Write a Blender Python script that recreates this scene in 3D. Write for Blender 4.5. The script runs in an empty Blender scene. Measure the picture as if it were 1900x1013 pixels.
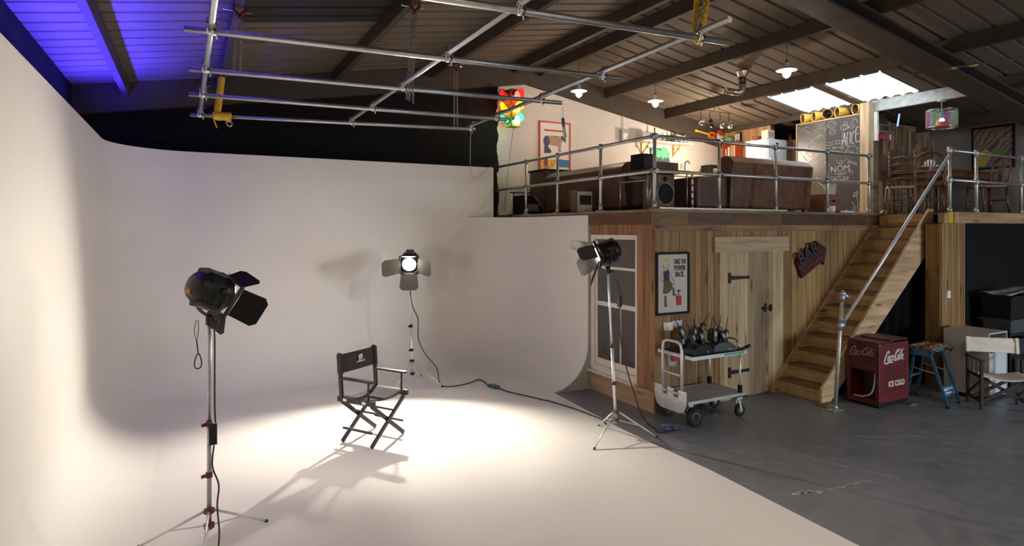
import bpy, math, random
from mathutils import Matrix, Vector, Euler
random.seed(7)
SC = bpy.context.scene
COL = SC.collection
PI = math.pi
R = math.radians
# ---------------------------------------------------------------- helpers
def V(*a): return Vector(a[0]) if len(a) == 1 else Vector(a)
def Tr(x, y, z): return Matrix.Translation((x, y, z))
def Rz(a): return Matrix.Rotation(a, 4, 'Z')
def Rx(a): return Matrix.Rotation(a, 4, 'X')
def Ry(a): return Matrix.Rotation(a, 4, 'Y')

class MB:
    """collects shapes and links them as ONE mesh object"""
    def __init__(s, T=None):
        s.v = []; s.f = []; s.sm = []; s.T = T or Matrix.Identity(4)
    def add(s, vs, fs, smooth=False, T=None):
        M = s.T @ T if T is not None else s.T
        o = len(s.v)
        s.v += [tuple(M @ Vector(p)) for p in vs]
        s.f += [tuple(i + o for i in f) for f in fs]
        s.sm += [smooth] * len(fs)
        return s
    def box(s, c, d, T=None, bev=0):
        x, y, z = c; a, b, e = d[0]/2, d[1]/2, d[2]/2
        vs = [(x+i*a, y+j*b, z+k*e) for i in (-1, 1) for j in (-1, 1) for k in (-1, 1)]
        fs = [(0,1,3,2), (4,6,7,5), (0,4,5,1), (2,3,7,6), (0,2,6,4), (1,5,7,3)]
        return s.add(vs, fs, False, T)
    def bx(s, x0, x1, y0, y1, z0, z1, T=None):
        return s.box(((x0+x1)/2, (y0+y1)/2, (z0+z1)/2), (x1-x0, y1-y0, z1-z0), T)
    def rbox(s, c, d, r=.02, n=3, axis='z', T=None):
        """box with rounded vertical (axis) edges"""
        x, y, z = c
        dims = {'z': (d[0], d[1], d[2]), 'x': (d[1], d[2], d[0]), 'y': (d[2], d[0], d[1])}[axis]
        a, b, e = dims[0]/2, dims[1]/2, dims[2]/2
        r = min(r, a*.99, b*.99); pts = []
        for qx, qy, a0 in ((1,1,0), (-1,1,PI/2), (-1,-1,PI), (1,-1,1.5*PI)):
            for i in range(n+1):
                t = a0 + PI/2*i/n
                pts.append((qx*(a-r)+r*math.cos(t), qy*(b-r)+r*math.sin(t)))
        m = len(pts); vs = []
        for k in (-e, e):
            for (u, v) in pts:
                p = {'z': (u, v, k), 'x': (k, u, v), 'y': (v, k, u)}[axis]
                vs.append((x+p[0], y+p[1], z+p[2]))
        fs = [tuple(range(m))[::-1], tuple(range(m, 2*m))]
        fs += [(i, (i+1) % m, m+(i+1) % m, m+i) for i in range(m)]
        return s.add(vs, fs, False, T)
    def bar(s, p, q, w, h, up=(0,0,1), T=None):
        p, q = V(p), V(q); d = (q-p).normalized(); up = V(up)
        if abs(d.dot(up)) > .98: up = Vector((0,1,0)) if abs(d.y) < .9 else Vector((1,0,0))
        sd = d.cross(up).normalized(); u2 = sd.cross(d).normalized()
        vs = [tuple(c + sd*i*w/2 + u2*j*h/2) for c in (p, q) for i, j in ((-1,-1), (1,-1), (1,1), (-1,1))]
        fs = [(3,2,1,0), (4,5,6,7), (0,1,5,4), (1,2,6,5), (2,3,7,6), (3,0,4,7)]
        return s.add(vs, fs, False, T)
    def cyl(s, p, q, r, r2=None, n=14, T=None, caps=True, smooth=True):
        p, q = V(p), V(q); r2 = r if r2 is None else r2
        d = (q-p).normalized(); a = Vector((0,0,1)) if abs(d.z) < .9 else Vector((1,0,0))
        u = d.cross(a).normalized(); w = d.cross(u)
        vs = [tuple(c + (u*math.cos(2*PI*i/n) + w*math.sin(2*PI*i/n))*rr) for c, rr in ((p, r), (q, r2)) for i in range(n)]
        s.add(vs, [(i, (i+1) % n, n+(i+1) % n, n+i) for i in range(n)], smooth, T)
        if caps: s.add(vs, [tuple(range(n))[::-1], tuple(range(n, 2*n))], False, T)
        return s
    def tube(s, pts, r, n=8, closed=False, sub=0, T=None, caps=True):
        pts = [V(p) for p in pts]
        if sub: pts = catmull(pts, sub, closed)
        N = len(pts); vs = []; fs = []; prev = None
        for i in range(N):
            if closed: t = pts[(i+1) % N] - pts[i-1]
            else: t = pts[min(i+1, N-1)] - pts[max(i-1, 0)]
            if t.length < 1e-9: t = Vector((0,0,1))
            t.normalize()
            if prev is None:
                a = Vector((0,0,1)) if abs(t.z) < .9 else Vector((1,0,0))
                u = t.cross(a).normalized()
            else:
                u = prev - t*prev.dot(t)
                u = u.normalized() if u.length > 1e-6 else t.orthogonal().normalized()
            prev = u; w = t.cross(u)
            rr = r[i] if isinstance(r, (list, tuple)) else r
            vs += [tuple(pts[i] + (u*math.cos(2*PI*k/n) + w*math.sin(2*PI*k/n))*rr) for k in range(n)]
        for i in range(N if closed else N-1):
            j = (i+1) % N
            fs += [(i*n+k, i*n+(k+1) % n, j*n+(k+1) % n, j*n+k) for k in range(n)]
        s.add(vs, fs, True, T)
        if caps and not closed:
            s.add(vs, [tuple(range(n))[::-1], tuple(range((N-1)*n, N*n))], False, T)
        return s
    def lathe(s, prof, n=24, T=None, smooth=True, cap=True):
        vs = []; m = len(prof)
        for (r, z) in prof:
            vs += [(r*math.cos(2*PI*i/n), r*math.sin(2*PI*i/n), z) for i in range(n)]
        fs = [(j*n+i, j*n+(i+1) % n, (j+1)*n+(i+1) % n, (j+1)*n+i) for j in range(m-1) for i in range(n)]
        s.add(vs, fs, smooth, T)
        if cap:
            if prof[0][0] > 1e-4: s.add(vs, [tuple(range(n))[::-1]], False, T)
            if prof[-1][0] > 1e-4: s.add(vs, [tuple(range((m-1)*n, m*n))], False, T)
        return s
    def prism(s, poly, o, u, v, depth, T=None):
        """polygon in the plane (o,u,v), extruded along u x v by depth"""
        o, u, v = V(o), V(u).normalized(), V(v).normalized(); w = u.cross(v)
        m = len(poly)
        vs = [tuple(o + u*a + v*b + w*k) for k in (0, depth) for (a, b) in poly]
        fs = [tuple(range(m))[::-1], tuple(range(m, 2*m))] + [(i, (i+1) % m, m+(i+1) % m, m+i) for i in range(m)]
        return s.add(vs, fs, False, T)
    def ball(s, c, r, n=14, m=9, sc=(1,1,1), T=None):
        vs = [(c[0], c[1], c[2]-r*sc[2])]
        for j in range(1, m):
            a = -PI/2 + PI*j/m
            vs += [(c[0]+r*sc[0]*math.cos(a)*math.cos(2*PI*i/n), c[1]+r*sc[1]*math.cos(a)*math.sin(2*PI*i/n), c[2]+r*sc[2]*math.sin(a)) for i in range(n)]
        vs.append((c[0], c[1], c[2]+r*sc[2])); L = len(vs)-1
        fs = [(0, 1+(i+1) % n, 1+i) for i in range(n)]
        for j in range(m-2):
            fs += [(1+j*n+i, 1+j*n+(i+1) % n, 1+(j+1)*n+(i+1) % n, 1+(j+1)*n+i) for i in range(n)]
        fs += [(L, 1+(m-2)*n+i, 1+(m-2)*n+(i+1) % n) for i in range(n)]
        return s.add(vs, fs, True, T)
    def grid(s, fn, nu, nv, thick=0, smooth=True, T=None):
        """sheet fn(u,v)->point; thick adds a back along the normal"""
        P = [[V(fn(i/nu, j/nv)) for j in range(nv+1)] for i in range(nu+1)]
        vs = [tuple(P[i][j]) for i in range(nu+1) for j in range(nv+1)]
        w = nv+1
        fs = [(i*w+j, (i+1)*w+j, (i+1)*w+j+1, i*w+j+1) for i in range(nu) for j in range(nv)]
        s.add(vs, fs, smooth, T)
        if thick:
            b = []
            for i in range(nu+1):
                for j in range(nv+1):
                    du = P[min(i+1, nu)][j]-P[max(i-1, 0)][j]; dv = P[i][min(j+1, nv)]-P[i][max(j-1, 0)]
                    b.append(tuple(P[i][j] - du.cross(dv).normalized()*thick))
            s.add(b, [f[::-1] for f in fs], smooth, T)
            o = len(vs); al = vs + b
            ring = [i*w for i in range(nu+1)] + [nu*w+j for j in range(1, w)] + [i*w+nv for i in range(nu-1, -1, -1)] + [j for j in range(nv-1, 0, -1)]
            m = len(ring)
            s.add(al, [(ring[k], ring[k]+o, ring[(k+1) % m]+o, ring[(k+1) % m]) for k in range(m)], False, T)
        return s
    def build(s, name, mat, parent=None, bevel=0, recalc=True):
        me = bpy.data.meshes.new(name)
        me.from_pydata(s.v, [], s.f)
        me.polygons.foreach_set('use_smooth', s.sm)
        me.materials.append(mat)
        if recalc:
            import bmesh
            b = bmesh.new(); b.from_mesh(me)
            bmesh.ops.remove_doubles(b, verts=b.verts, dist=1e-6)
            bmesh.ops.recalc_face_normals(b, faces=b.faces)
            b.to_mesh(me); b.free()
        me.update()
        o = bpy.data.objects.new(name, me); COL.objects.link(o)
        if parent is not None: o.parent = parent
        if bevel:
            md = o.modifiers.new('bevel', 'BEVEL'); md.width = bevel; md.segments = 2; md.limit_method = 'ANGLE'; md.angle_limit = R(40)
        return o

def catmull(pts, k, closed=False):
    out = []; N = len(pts)
    for i in range(N if closed else N-1):
        p0 = pts[i-1] if (closed or i > 0) else pts[0]
        p1 = pts[i]; p2 = pts[(i+1) % N]
        p3 = pts[(i+2) % N] if (closed or i+2 < N) else pts[-1]
        for j in range(k):
            t = j/k
            out.append(.5*((2*p1) + (p2-p0)*t + (2*p0-5*p1+4*p2-p3)*t*t + (3*p1-p0-3*p2+p3)*t**3))
    if not closed: out.append(pts[-1])
    return out

def tag(o, label, cat, group=None, kind=None):
    o['label'] = label; o['category'] = cat
    if group: o['group'] = group
    if kind: o['kind'] = kind
    return o
def thing(name, label, cat, loc=(0,0,0), rz=0, group=None):
    o = bpy.data.objects.new(name, None); COL.objects.link(o)
    o.empty_display_size = .1
    o.location = loc; o.rotation_euler = (0, 0, rz)
    return tag(o, label, cat, group)
def struct(o, label=None, cat=None):
    o['kind'] = 'structure'
    if label: o['label'] = label
    if cat: o['category'] = cat
    return o
def dup(root, loc, rz=None, label=None):
    r = root.copy(); COL.objects.link(r); r.location = loc
    if rz is not None: r.rotation_euler = (0, 0, rz)
    if label: r['label'] = label
    for ch in list(root.children):
        c = ch.copy(); COL.objects.link(c); c.parent = r
        for g in list(ch.children):
            d = g.copy(); COL.objects.link(d); d.parent = c
    return r
def text_mesh(txt, size, ext=.001, bold=0, shear=0, space=1.0):
    cu = bpy.data.curves.new('t', 'FONT'); cu.body = txt; cu.size = size; cu.extrude = ext
    cu.align_x = 'CENTER'; cu.align_y = 'CENTER'; cu.offset = bold; cu.shear = shear; cu.space_character = space
    cu.resolution_u = 3
    o = bpy.data.objects.new('t', cu); COL.objects.link(o)
    dg = bpy.context.evaluated_depsgraph_get()
    me = bpy.data.meshes.new_from_object(o.evaluated_get(dg))
    vs = [tuple(v.co) for v in me.vertices]; fs = [tuple(p.vertices) for p in me.polygons]
    bpy.data.objects.remove(o); bpy.data.curves.remove(cu); bpy.data.meshes.remove(me)
    return vs, fs
def plane_T(o, u, v):
    """matrix taking local x,y,z to u, v, u x v at o"""
    u, v = V(u).normalized(), V(v).normalized(); w = u.cross(v)
    M = Matrix.Identity(4)
    for i in range(3):
        M[i][0] = u[i]; M[i][1] = v[i]; M[i][2] = w[i]; M[i][3] = o[i]
    return M

# ---------------------------------------------------------------- materials
def nt(name):
    m = bpy.data.materials.new(name); m.use_nodes = True
    n = m.node_tree.nodes; l = m.node_tree.links
    b = n['Principled BSDF']
    return m, n, l, b
def mat(name, col, rough=.5, metal=0., var=.0, vscale=8., bump=0., bscale=40., emit=None, estr=0., spec=None):
    m, n, l, b = nt(name)
    b.inputs['Base Color'].default_value = (*col, 1); b.inputs['Roughness'].default_value = rough
    b.inputs['Metallic'].default_value = metal
    if spec is not None: b.inputs['Specular IOR Level'].default_value = spec
    if emit: b.inputs['Emission Color'].default_value = (*emit, 1); b.inputs['Emission Strength'].default_value = estr
    tc = n.new('ShaderNodeTexCoord')
    if var:
        ns = n.new('ShaderNodeTexNoise'); ns.inputs['Scale'].default_value = vscale; ns.inputs['Detail'].default_value = 6
        cr = n.new('ShaderNodeValToRGB')
        cr.color_ramp.elements[0].position = .3; cr.color_ramp.elements[1].position = .7
        cr.color_ramp.elements[0].color = (*[max(0, c*(1-var)) for c in col], 1)
        cr.color_ramp.elements[1].color = (*[min(1, c*(1+var)) for c in col], 1)
        l.new(tc.outputs['Object'], ns.inputs['Vector']); l.new(ns.outputs['Fac'], cr.inputs['Fac']); l.new(cr.outputs['Color'], b.inputs['Base Color'])
    if bump:
        n2 = n.new('ShaderNodeTexNoise'); n2.inputs['Scale'].default_value = bscale; n2.inputs['Detail'].default_value = 4
        bp = n.new('ShaderNodeBump'); bp.inputs['Strength'].default_value = bump; bp.inputs['Distance'].default_value = .01
        l.new(tc.outputs['Object'], n2.inputs['Vector']); l.new(n2.outputs['Fac'], bp.inputs['Height']); l.new(bp.outputs['Normal'], b.inputs['Normal'])
    return m
def wood(name, cols, grain='z', scale=1., rough=.6, knots=True, isl=.5):
    """grain runs along the given axis; each separate board takes its own tone"""
    m, n, l, b = nt(name)
    tc = n.new('ShaderNodeTexCoord'); mp = n.new('ShaderNodeMapping')
    st = {'x': (.9, 14, 14), 'y': (14, .9, 14), 'z': (14, 14, .9)}[grain]
    mp.inputs['Scale'].default_value = tuple(s*scale for s in st)
    geo = n.new('ShaderNodeNewGeometry')
    off = n.new('ShaderNodeVectorMath'); off.operation = 'SCALE'
    cmb = n.new('ShaderNodeCombineXYZ')
    mul = n.new('ShaderNodeMath'); mul.operation = 'MULTIPLY'; mul.inputs[1].default_value = 37.
    l.new(geo.outputs['Random Per Island'], mul.inputs[0])
    for i in range(3): l.new(mul.outputs[0], cmb.inputs[i])
    ad = n.new('ShaderNodeVectorMath'); ad.operation = 'ADD'
    l.new(tc.outputs['Object'], mp.inputs['Vector']); l.new(mp.outputs['Vector'], ad.inputs[0]); l.new(cmb.outputs['Vector'], ad.inputs[1])
    ns = n.new('ShaderNodeTexNoise'); ns.inputs['Scale'].default_value = 1.0; ns.inputs['Detail'].default_value = 8; ns.inputs['Roughness'].default_value = .62; ns.inputs['Distortion'].default_value = .35
    l.new(ad.outputs['Vector'], ns.inputs['Vector'])
    cr = n.new('ShaderNodeValToRGB'); E = cr.color_ramp.elements
    E[0].position = .30; E[1].position = .66
    E[0].color = (*[c*k for c, k in zip(cols[0], (.46, .40, .34))], 1); E[1].color = (*cols[0], 1)
    l.new(ns.outputs['Fac'], cr.inputs['Fac'])
    cr2 = n.new('ShaderNodeValToRGB'); cr2.color_ramp.interpolation = 'LINEAR'
    k = len(cols); e2 = cr2.color_ramp.elements
    for i in range(k-2): e2.new((i+1)/(k-1))
    for i in range(k): e2[i].position = i/max(1, k-1); e2[i].color = (*[min(2, c/max(.001, cols[0][j])) for j, c in enumerate(cols[i])], 1)
    l.new(geo.outputs['Random Per Island'], cr2.inputs['Fac'])
    mx = n.new('ShaderNodeMix'); mx.data_type = 'RGBA'; mx.blend_type = 'MULTIPLY'; mx.inputs['Factor'].default_value = 1
    l.new(cr.outputs['Color'], mx.inputs['A']); l.new(cr2.outputs['Color'], mx.inputs['B'])
    last = mx.outputs['Result']
    if knots:
        vo = n.new('ShaderNodeTexVoronoi'); vo.inputs['Scale'].default_value = 1
        mp2 = n.new('ShaderNodeMapping'); s2 = {'x': (1.4, 7, 7), 'y': (7, 1.4, 7), 'z': (7, 7, 1.4)}[grain]; mp2.inputs['Scale'].default_value = s2
        ad2 = n.new('ShaderNodeVectorMath'); ad2.operation = 'ADD'
        l.new(tc.outputs['Object'], mp2.inputs['Vector']); l.new(mp2.outputs['Vector'], ad2.inputs[0]); l.new(cmb.outputs['Vector'], ad2.inputs[1])
        l.new(ad2.outputs['Vector'], vo.inputs['Vector'])
        kr = n.new('ShaderNodeValToRGB'); kr.color_ramp.elements[0].position = .06; kr.color_ramp.elements[0].color = (.22, .14, .09, 1)
        kr.color_ramp.elements[1].position = .18; kr.color_ramp.elements[1].color = (1, 1, 1, 1)
        l.new(vo.outputs['Distance'], kr.inputs['Fac'])
        m2 = n.new('ShaderNodeMix'); m2.data_type = 'RGBA'; m2.blend_type = 'MULTIPLY'; m2.inputs['Factor'].default_value = .9
        l.new(last, m2.inputs['A']); l.new(kr.outputs['Color'], m2.inputs['B']); last = m2.outputs['Result']
    l.new(last, b.inputs['Base Color'])
    b.inputs['Roughness'].default_value = rough
    bp = n.new('ShaderNodeBump'); bp.inputs['Strength'].default_value = .25; bp.inputs['Distance'].default_value = .004
    l.new(ns.outputs['Fac'], bp.inputs['Height']); l.new(bp.outputs['Normal'], b.inputs['Normal'])
    return m

M = {}
M['black'] = mat('black_paint', (.009, .009, .009), .65, var=.3, vscale=20, spec=.2)
M['black_metal'] = mat('black_metal', (.014, .015, .017), .38, .3, var=.3, vscale=30)
M['rubber'] = mat('black_rubber', (.012, .012, .012), .75, var=.3, vscale=30)
M['chrome'] = mat('chrome', (.75, .74, .72), .22, 1., var=.06, vscale=30)
M['galv'] = mat('galvanised_steel', (.44, .46, .48), .42, .85, var=.18, vscale=25)
M['galv_pale'] = mat('pale_galvanised_steel', (.62, .60, .54), .45, .7, var=.15, vscale=25)
M['alu'] = mat('aluminium', (.62, .63, .65), .36, .9, var=.1, vscale=18)
M['alu_white'] = mat('satin_aluminium', (.70, .70, .71), .4, .55, var=.05)
M['chain'] = mat('chain_steel', (.42, .40, .37), .32, 1.)
M['red_metal'] = mat('rusty_red_metal', (.20, .030, .018), .5, .2, var=.4, vscale=40)
M['red_knob'] = mat('red_plastic', (.16, .018, .014), .45)
M['black_fab'] = mat('black_canvas', (.030, .027, .030), .8, var=.25, vscale=60, bump=.2, bscale=300)
M['canvas'] = mat('cream_canvas', (.74, .68, .58), .85, var=.08, vscale=20, bump=.3, bscale=60)
M['darkwood'] = wood('dark_stained_wood', [(.040, .020, .014), (.055, .028, .018)], 'z', knots=False)
M['ebony'] = wood('black_lacquered_wood', [(.020, .016, .016), (.028, .022, .022)], 'z', knots=False, rough=.4)
M['white'] = mat('white_plastic', (.8, .8, .78), .4)
M['white_paint'] = mat('white_gloss_paint', (.72, .66, .58), .45, var=.05)
M['cable'] = mat('black_cable', (.016, .016, .018), .5)
M['cable_grey'] = mat('grey_cable', (.05, .055, .06), .5)
M['yellow'] = mat('yellow_webbing', (.80, .50, .02), .6, var=.25, vscale=40)
M['blue_steel'] = mat('blue_painted_steel', (.035, .12, .22), .45, .2, var=.3, vscale=25)
M['glass'] = mat('glass', (.9, .9, .9), .05)
def glassmat():
    m, n, l, b = nt('window_glass')
    b.inputs['Base Color'].default_value = (.86, .88, .88, 1); b.inputs['Roughness'].default_value = .03
    b.inputs['Transmission Weight'].default_value = 1; b.inputs['IOR'].default_value = 1.45
    return m
M['glass'] = glassmat()
def emis(name, col, s, base=(.8, .8, .8)):
    return mat(name, base, .4, emit=col, estr=s)
LP = dict(strip=31, door=400, sky=18, blue=300, pend=25, kit=100)  # strip, door and kit drive added fill lights without a visible source
HP = dict(near=270, back=3200, right=230)
# ================================================================ THE SETTING
XL, XR, YB, YF = -1.4, 12.8, 10.2, -6.0        # shed: left, right, back gable, front
RX, EZ, RZ_ = 5.7, 4.2, 5.41                    # ridge x, eaves height, ridge height
SL = (RZ_-EZ)/(RX-XL)
def roof_z(x): return RZ_ - SL*abs(x-RX)
MZ = 2.49                                       # mezzanine floor level

# ---- floor: grey painted concrete
def floor_mat():
    m, n, l, b = nt('grey_floor_paint')
    tc = n.new('ShaderNodeTexCoord')
    a = n.new('ShaderNodeTexNoise'); a.inputs['Scale'].default_value = .9; a.inputs['Detail'].default_value = 9; a.inputs['Roughness'].default_value = .65
    c = n.new('ShaderNodeTexNoise'); c.inputs['Scale'].default_value = 7; c.inputs['Detail'].default_value = 8
    mp = n.new('ShaderNodeMapping'); mp.inputs['Scale'].default_value = (.5, 3.5, 1); mp.inputs['Rotation'].default_value = (0, 0, .6)
    s = n.new('ShaderNodeTexNoise'); s.inputs['Scale'].default_value = 6; s.inputs['Detail'].default_value = 10; s.inputs['Roughness'].default_value = .75
    r = n.new('ShaderNodeValToRGB'); r.color_ramp.elements[0].position = .3; r.color_ramp.elements[1].position = .72
    r.color_ramp.elements[0].color = (.112, .120, .133, 1); r.color_ramp.elements[1].color = (.235, .248, .27, 1)
    sr = n.new('ShaderNodeValToRGB'); sr.color_ramp.elements[0].position = .66; sr.color_ramp.elements[1].position = .82
    sr.color_ramp.elements[0].color = (0, 0, 0, 1); sr.color_ramp.elements[1].color = (.6, .6, .6, 1)
    mx = n.new('ShaderNodeMix'); mx.data_type = 'RGBA'; mx.inputs['B'].default_value = (.33, .33, .335, 1)
    ad = n.new('ShaderNodeMath'); ad.operation = 'ADD'
    hf = n.new('ShaderNodeMath'); hf.operation = 'MULTIPLY'; hf.inputs[1].default_value = .5
    l.new(tc.outputs['Object'], a.inputs['Vector']); l.new(tc.outputs['Object'], c.inputs['Vector']); l.new(tc.outputs['Object'], mp.inputs['Vector']); l.new(mp.outputs['Vector'], s.inputs['Vector'])
    l.new(a.outputs['Fac'], ad.inputs[0]); l.new(c.outputs['Fac'], ad.inputs[1]); l.new(ad.outputs[0], hf.inputs[0]); l.new(hf.outputs[0], r.inputs['Fac'])
    l.new(s.outputs['Fac'], sr.inputs['Fac']); l.new(r.outputs['Color'], mx.inputs['A']); l.new(sr.outputs['Color'], mx.inputs['Factor'])
    l.new(mx.outputs['Result'], b.inputs['Base Color'])
    rr = n.new('ShaderNodeMapRange'); rr.inputs['To Min'].default_value = .30; rr.inputs['To Max'].default_value = .52
    l.new(c.outputs['Fac'], rr.inputs['Value']); l.new(rr.outputs['Result'], b.inputs['Roughness'])
    bp = n.new('ShaderNodeBump'); bp.inputs['Strength'].default_value = .12; bp.inputs['Distance'].default_value = .01
    l.new(c.outputs['Fac'], bp.inputs['Height']); l.new(bp.outputs['Normal'], b.inputs['Normal'])
    return m
M['floor'] = floor_mat()
M['scuff'] = mat('worn_floor_patch', (.42, .42, .42), .6, var=.6, vscale=14)
b = MB()
def jline(pts, w):
    for (p, q) in zip(pts[:-1], pts[1:]):
        d = Vector((q[0]-p[0], q[1]-p[1], 0)).normalized(); n_ = Vector((-d.y, d.x, 0))
        wa, wb = w*random.uniform(.4, 1), w*random.uniform(.4, 1)
        P = [(p[0]+n_.x*wa, p[1]+n_.y*wa), (p[0]-n_.x*wa, p[1]-n_.y*wa), (q[0]-n_.x*wb, q[1]-n_.y*wb), (q[0]+n_.x*wb, q[1]+n_.y*wb)]
        b.add([(x, y, z) for z in (.0002, .0012) for x, y in P], [(0,1,2,3), (7,6,5,4), (0,4,5,1), (1,5,6,2), (2,6,7,3), (3,7,4,0)])
def wob(p, q, n, a): return [(p[0]+(q[0]-p[0])*k/n+random.uniform(-a, a), p[1]+(q[1]-p[1])*k/n+random.uniform(-a, a)) for k in range(n+1)]
jline(wob((5.33, 4.02), (5.65, 3.20), 14, .012), .006); jline(wob((4.50, 3.43), (4.80, 3.35), 12, .02), .035); jline(wob((4.86, 3.34), (5.4, 3.3), 10, .02), .006)
for k in range(6):
    x, y = random.uniform(4.7, 7.2), random.uniform(1.8, 4.4); jline(wob((x, y), (x+random.uniform(.1, .5), y-random.uniform(.1, .5)), 4, .01), .0022)
struct(b.build('trim_floor_scuffs', M['scuff']), 'pale worn scratches and a flaked joint in the grey floor paint', 'floor marks')
struct(MB().bx(XL-.3, XR+.3, YF-.3, YB+.3, -.15, 0).build('floor', M['floor']), 'grey painted concrete floor of the workshop side', 'floor')

# ---- cyclorama: back, left and right walls coved into the floor, rounded corners
M['cyc'] = mat('white_studio_paint', (.80, .775, .725), .55, var=.015, vscale=2.5)
CX0, CX1, CYB, CYE, CYS, CR, CZ = -.9, 4.98, 9.5, 7.05, -5.5, .62, 3.31
WE = 4.27
def cyc_path(o, full=True, rc=.95):
    """plan line of the wall moved inward by o; same number of points for every o"""
    r = max(rc-o, .06); P = []
    xl, yb, xr = CX0+o, CYB-o, CX1-o
    for i in range(9): P.append((xl, CYS+(yb-r-CYS)*i/8))
    for i in range(1, 13):
        t = PI - PI/2*i/12; P.append((xl+r+r*math.cos(t), yb-r+r*math.sin(t)))
    if full:
        for i in range(1, 7): P.append((xl+r+(xr-xl-2*r)*i/6, yb))
        for i in range(1, 13):
            t = PI/2 - PI/2*i/12; P.append((xr-r+r*math.cos(t), yb-r+r*math.sin(t)))
        for i in range(1, 4): P.append((xr, yb-r+(CYE-yb+r)*i/3))
    else:
        for i in range(1, 7): P.append((xl+r+(4.68-xl-r)*i/6, yb))
    return P
b = MB()
def strip(rows):
    m = len(rows[0]); vs = [p for r in rows for p in r]
    b.add(vs, [(k*m+i, k*m+i+1, (k+1)*m+i+1, (k+1)*m+i) for k in range(len(rows)-1) for i in range(m-1)], True)
rows = []
FZ = .012
for k in range(13):
    t = PI/2*k/12
    o, z = CR*(1-math.sin(t)), FZ+CR*(1-math.cos(t))
    rows.append([(x, y, z) for x, y in cyc_path(o)])
for z in (1.0, 1.5, 2.0, 2.44): rows.append([(x, y, z) for x, y in cyc_path(0)])
strip(rows)
strip([[(x, y, z) for x, y in cyc_path(0, False)] for z in (2.44, 2.75, 3.05, CZ)])
top = cyc_path(0, False); bk = cyc_path(-.09, False)
strip([[(x, y, CZ) for x, y in top], [(x, y, CZ) for x, y in bk], [(x, y, 0) for x, y in bk]])
# ledge over the rounded right corner and the return wall
led = cyc_path(0)[9+12:]
out = [(min(x+.0, CX1), CYB+.08) if i < 11 else (CX1+.02, y) for i, (x, y) in enumerate(led)]
strip([[(x, y, 2.44) for x, y in led], [(x, y, 2.445) for x, y in out]])
b.bx(4.60, 4.69, CYB+.005, YB-.01, 2.44, CZ)
# floor sheet of the cove
fl = [p for p in cyc_path(CR)]
e = [(WE+.13, CYE), (WE+.07, 6.3), (WE, 5.4), (WE, 4.1), (WE-.05, 3.3), (WE-.09, 2.66), (WE-.1, 0), (WE-.1, CYS)]
poly = fl + e
b.add([(x, y, FZ) for x, y in poly], [tuple(range(len(poly)))])
m_ = len(e)
b.add([(x, y, FZ) for x, y in e] + [(x, y, -.001) for x, y in e], [(i, i+1, m_+i+1, m_+i) for i in range(m_-1)])
struct(b.build('wall_cyclorama', M['cyc'], recalc=False), 'white coved infinity wall curving into the white studio floor', 'wall')
# end panel under the right cove
prof = [(CX1+.029, 0), (CX1+.029, 2.44), (CX1-.012, 2.44), (CX1-.012, CR+.02)] + [(CX1-.012-CR*(1-math.sin(PI/2*k/10)), FZ+CR*(1-math.cos(PI/2*k/10))-.004) for k in range(9, -1, -1)] + [(CX1-CR, 0)]
M['endpanel'] = mat('grey_board', (.36, .34, .31), .7, var=.1)
struct(MB().prism(prof, (0, CYE+.012, 0), (1,0,0), (0,0,1), .02).build('trim_cove_end', M['endpanel']), 'grey end board closing the curved white cove beside the window', 'trim')

# ---- back gable: white painted blocks, the part over the cove painted black
def gable_mat():
    m, n, l, b_ = nt('painted_blockwork')
    tc = n.new('ShaderNodeTexCoord'); sp = n.new('ShaderNodeSeparateXYZ'); l.new(tc.outputs['Object'], sp.inputs[0])
    cb = n.new('ShaderNodeCombineXYZ'); l.new(sp.outputs['X'], cb.inputs['X']); l.new(sp.outputs['Z'], cb.inputs['Y'])
    br = n.new('ShaderNodeTexBrick'); br.inputs['Scale'].default_value = 1; br.inputs['Brick Width'].default_value = .45; br.inputs['Row Height'].default_value = .225
    br.inputs['Mortar Size'].default_value = .006; br.inputs['Mortar Smooth'].default_value = .4
    br.inputs['Color1'].default_value = (.72, .66, .61, 1); br.inputs['Color2'].default_value = (.69, .63, .58, 1); br.inputs['Mortar'].default_value = (.66, .62, .57, 1)
    l.new(cb.outputs[0], br.inputs['Vector'])
    ns = n.new('ShaderNodeTexNoise'); ns.inputs['Scale'].default_value = 5; ns.inputs['Detail'].default_value = 5; l.new(tc.outputs['Object'], ns.inputs['Vector'])
    ad = n.new('ShaderNodeMath'); ad.operation = 'MULTIPLY_ADD'; ad.inputs[1].default_value = .22; l.new(ns.outputs['Fac'], ad.inputs[0]); l.new(sp.outputs['X'], ad.inputs[2])
    gt = n.new('ShaderNodeMath'); gt.operation = 'GREATER_THAN'; gt.inputs[1].default_value = 5.24; l.new(ad.outputs[0], gt.inputs[0])
    mx = n.new('ShaderNodeMix'); mx.data_type = 'RGBA'; mx.inputs['A'].default_value = (.011, .010, .011, 1)
    l.new(gt.outputs[0], mx.inputs['Factor']); l.new(br.outputs['Color'], mx.inputs['B']); l.new(mx.outputs['Result'], b_.inputs['Base Color'])
    bp = n.new('ShaderNodeBump'); bp.inputs['Strength'].default_value = .2; bp.inputs['Distance'].default_value = .006; bp.invert = True
    l.new(br.outputs['Fac'], bp.inputs['Height']); l.new(bp.outputs['Normal'], b_.inputs['Normal'])
    b_.inputs['Roughness'].default_value = .8; b_.inputs['Specular IOR Level'].default_value = .15
    return m
M['gable'] = gable_mat()
struct(MB().prism([(XL, 0), (XR, 0), (XR, EZ), (RX, RZ_), (XL, EZ)], (0, YB+.2, 0), (1,0,0), (0,0,1), .2).build('wall_back', M['gable']), 'painted block gable wall, black above the cove and white behind the sofas', 'wall')
M['darkwall'] = mat('dark_wall_paint', (.016, .014, .018), .85, var=.2, vscale=3, spec=.15)
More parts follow.
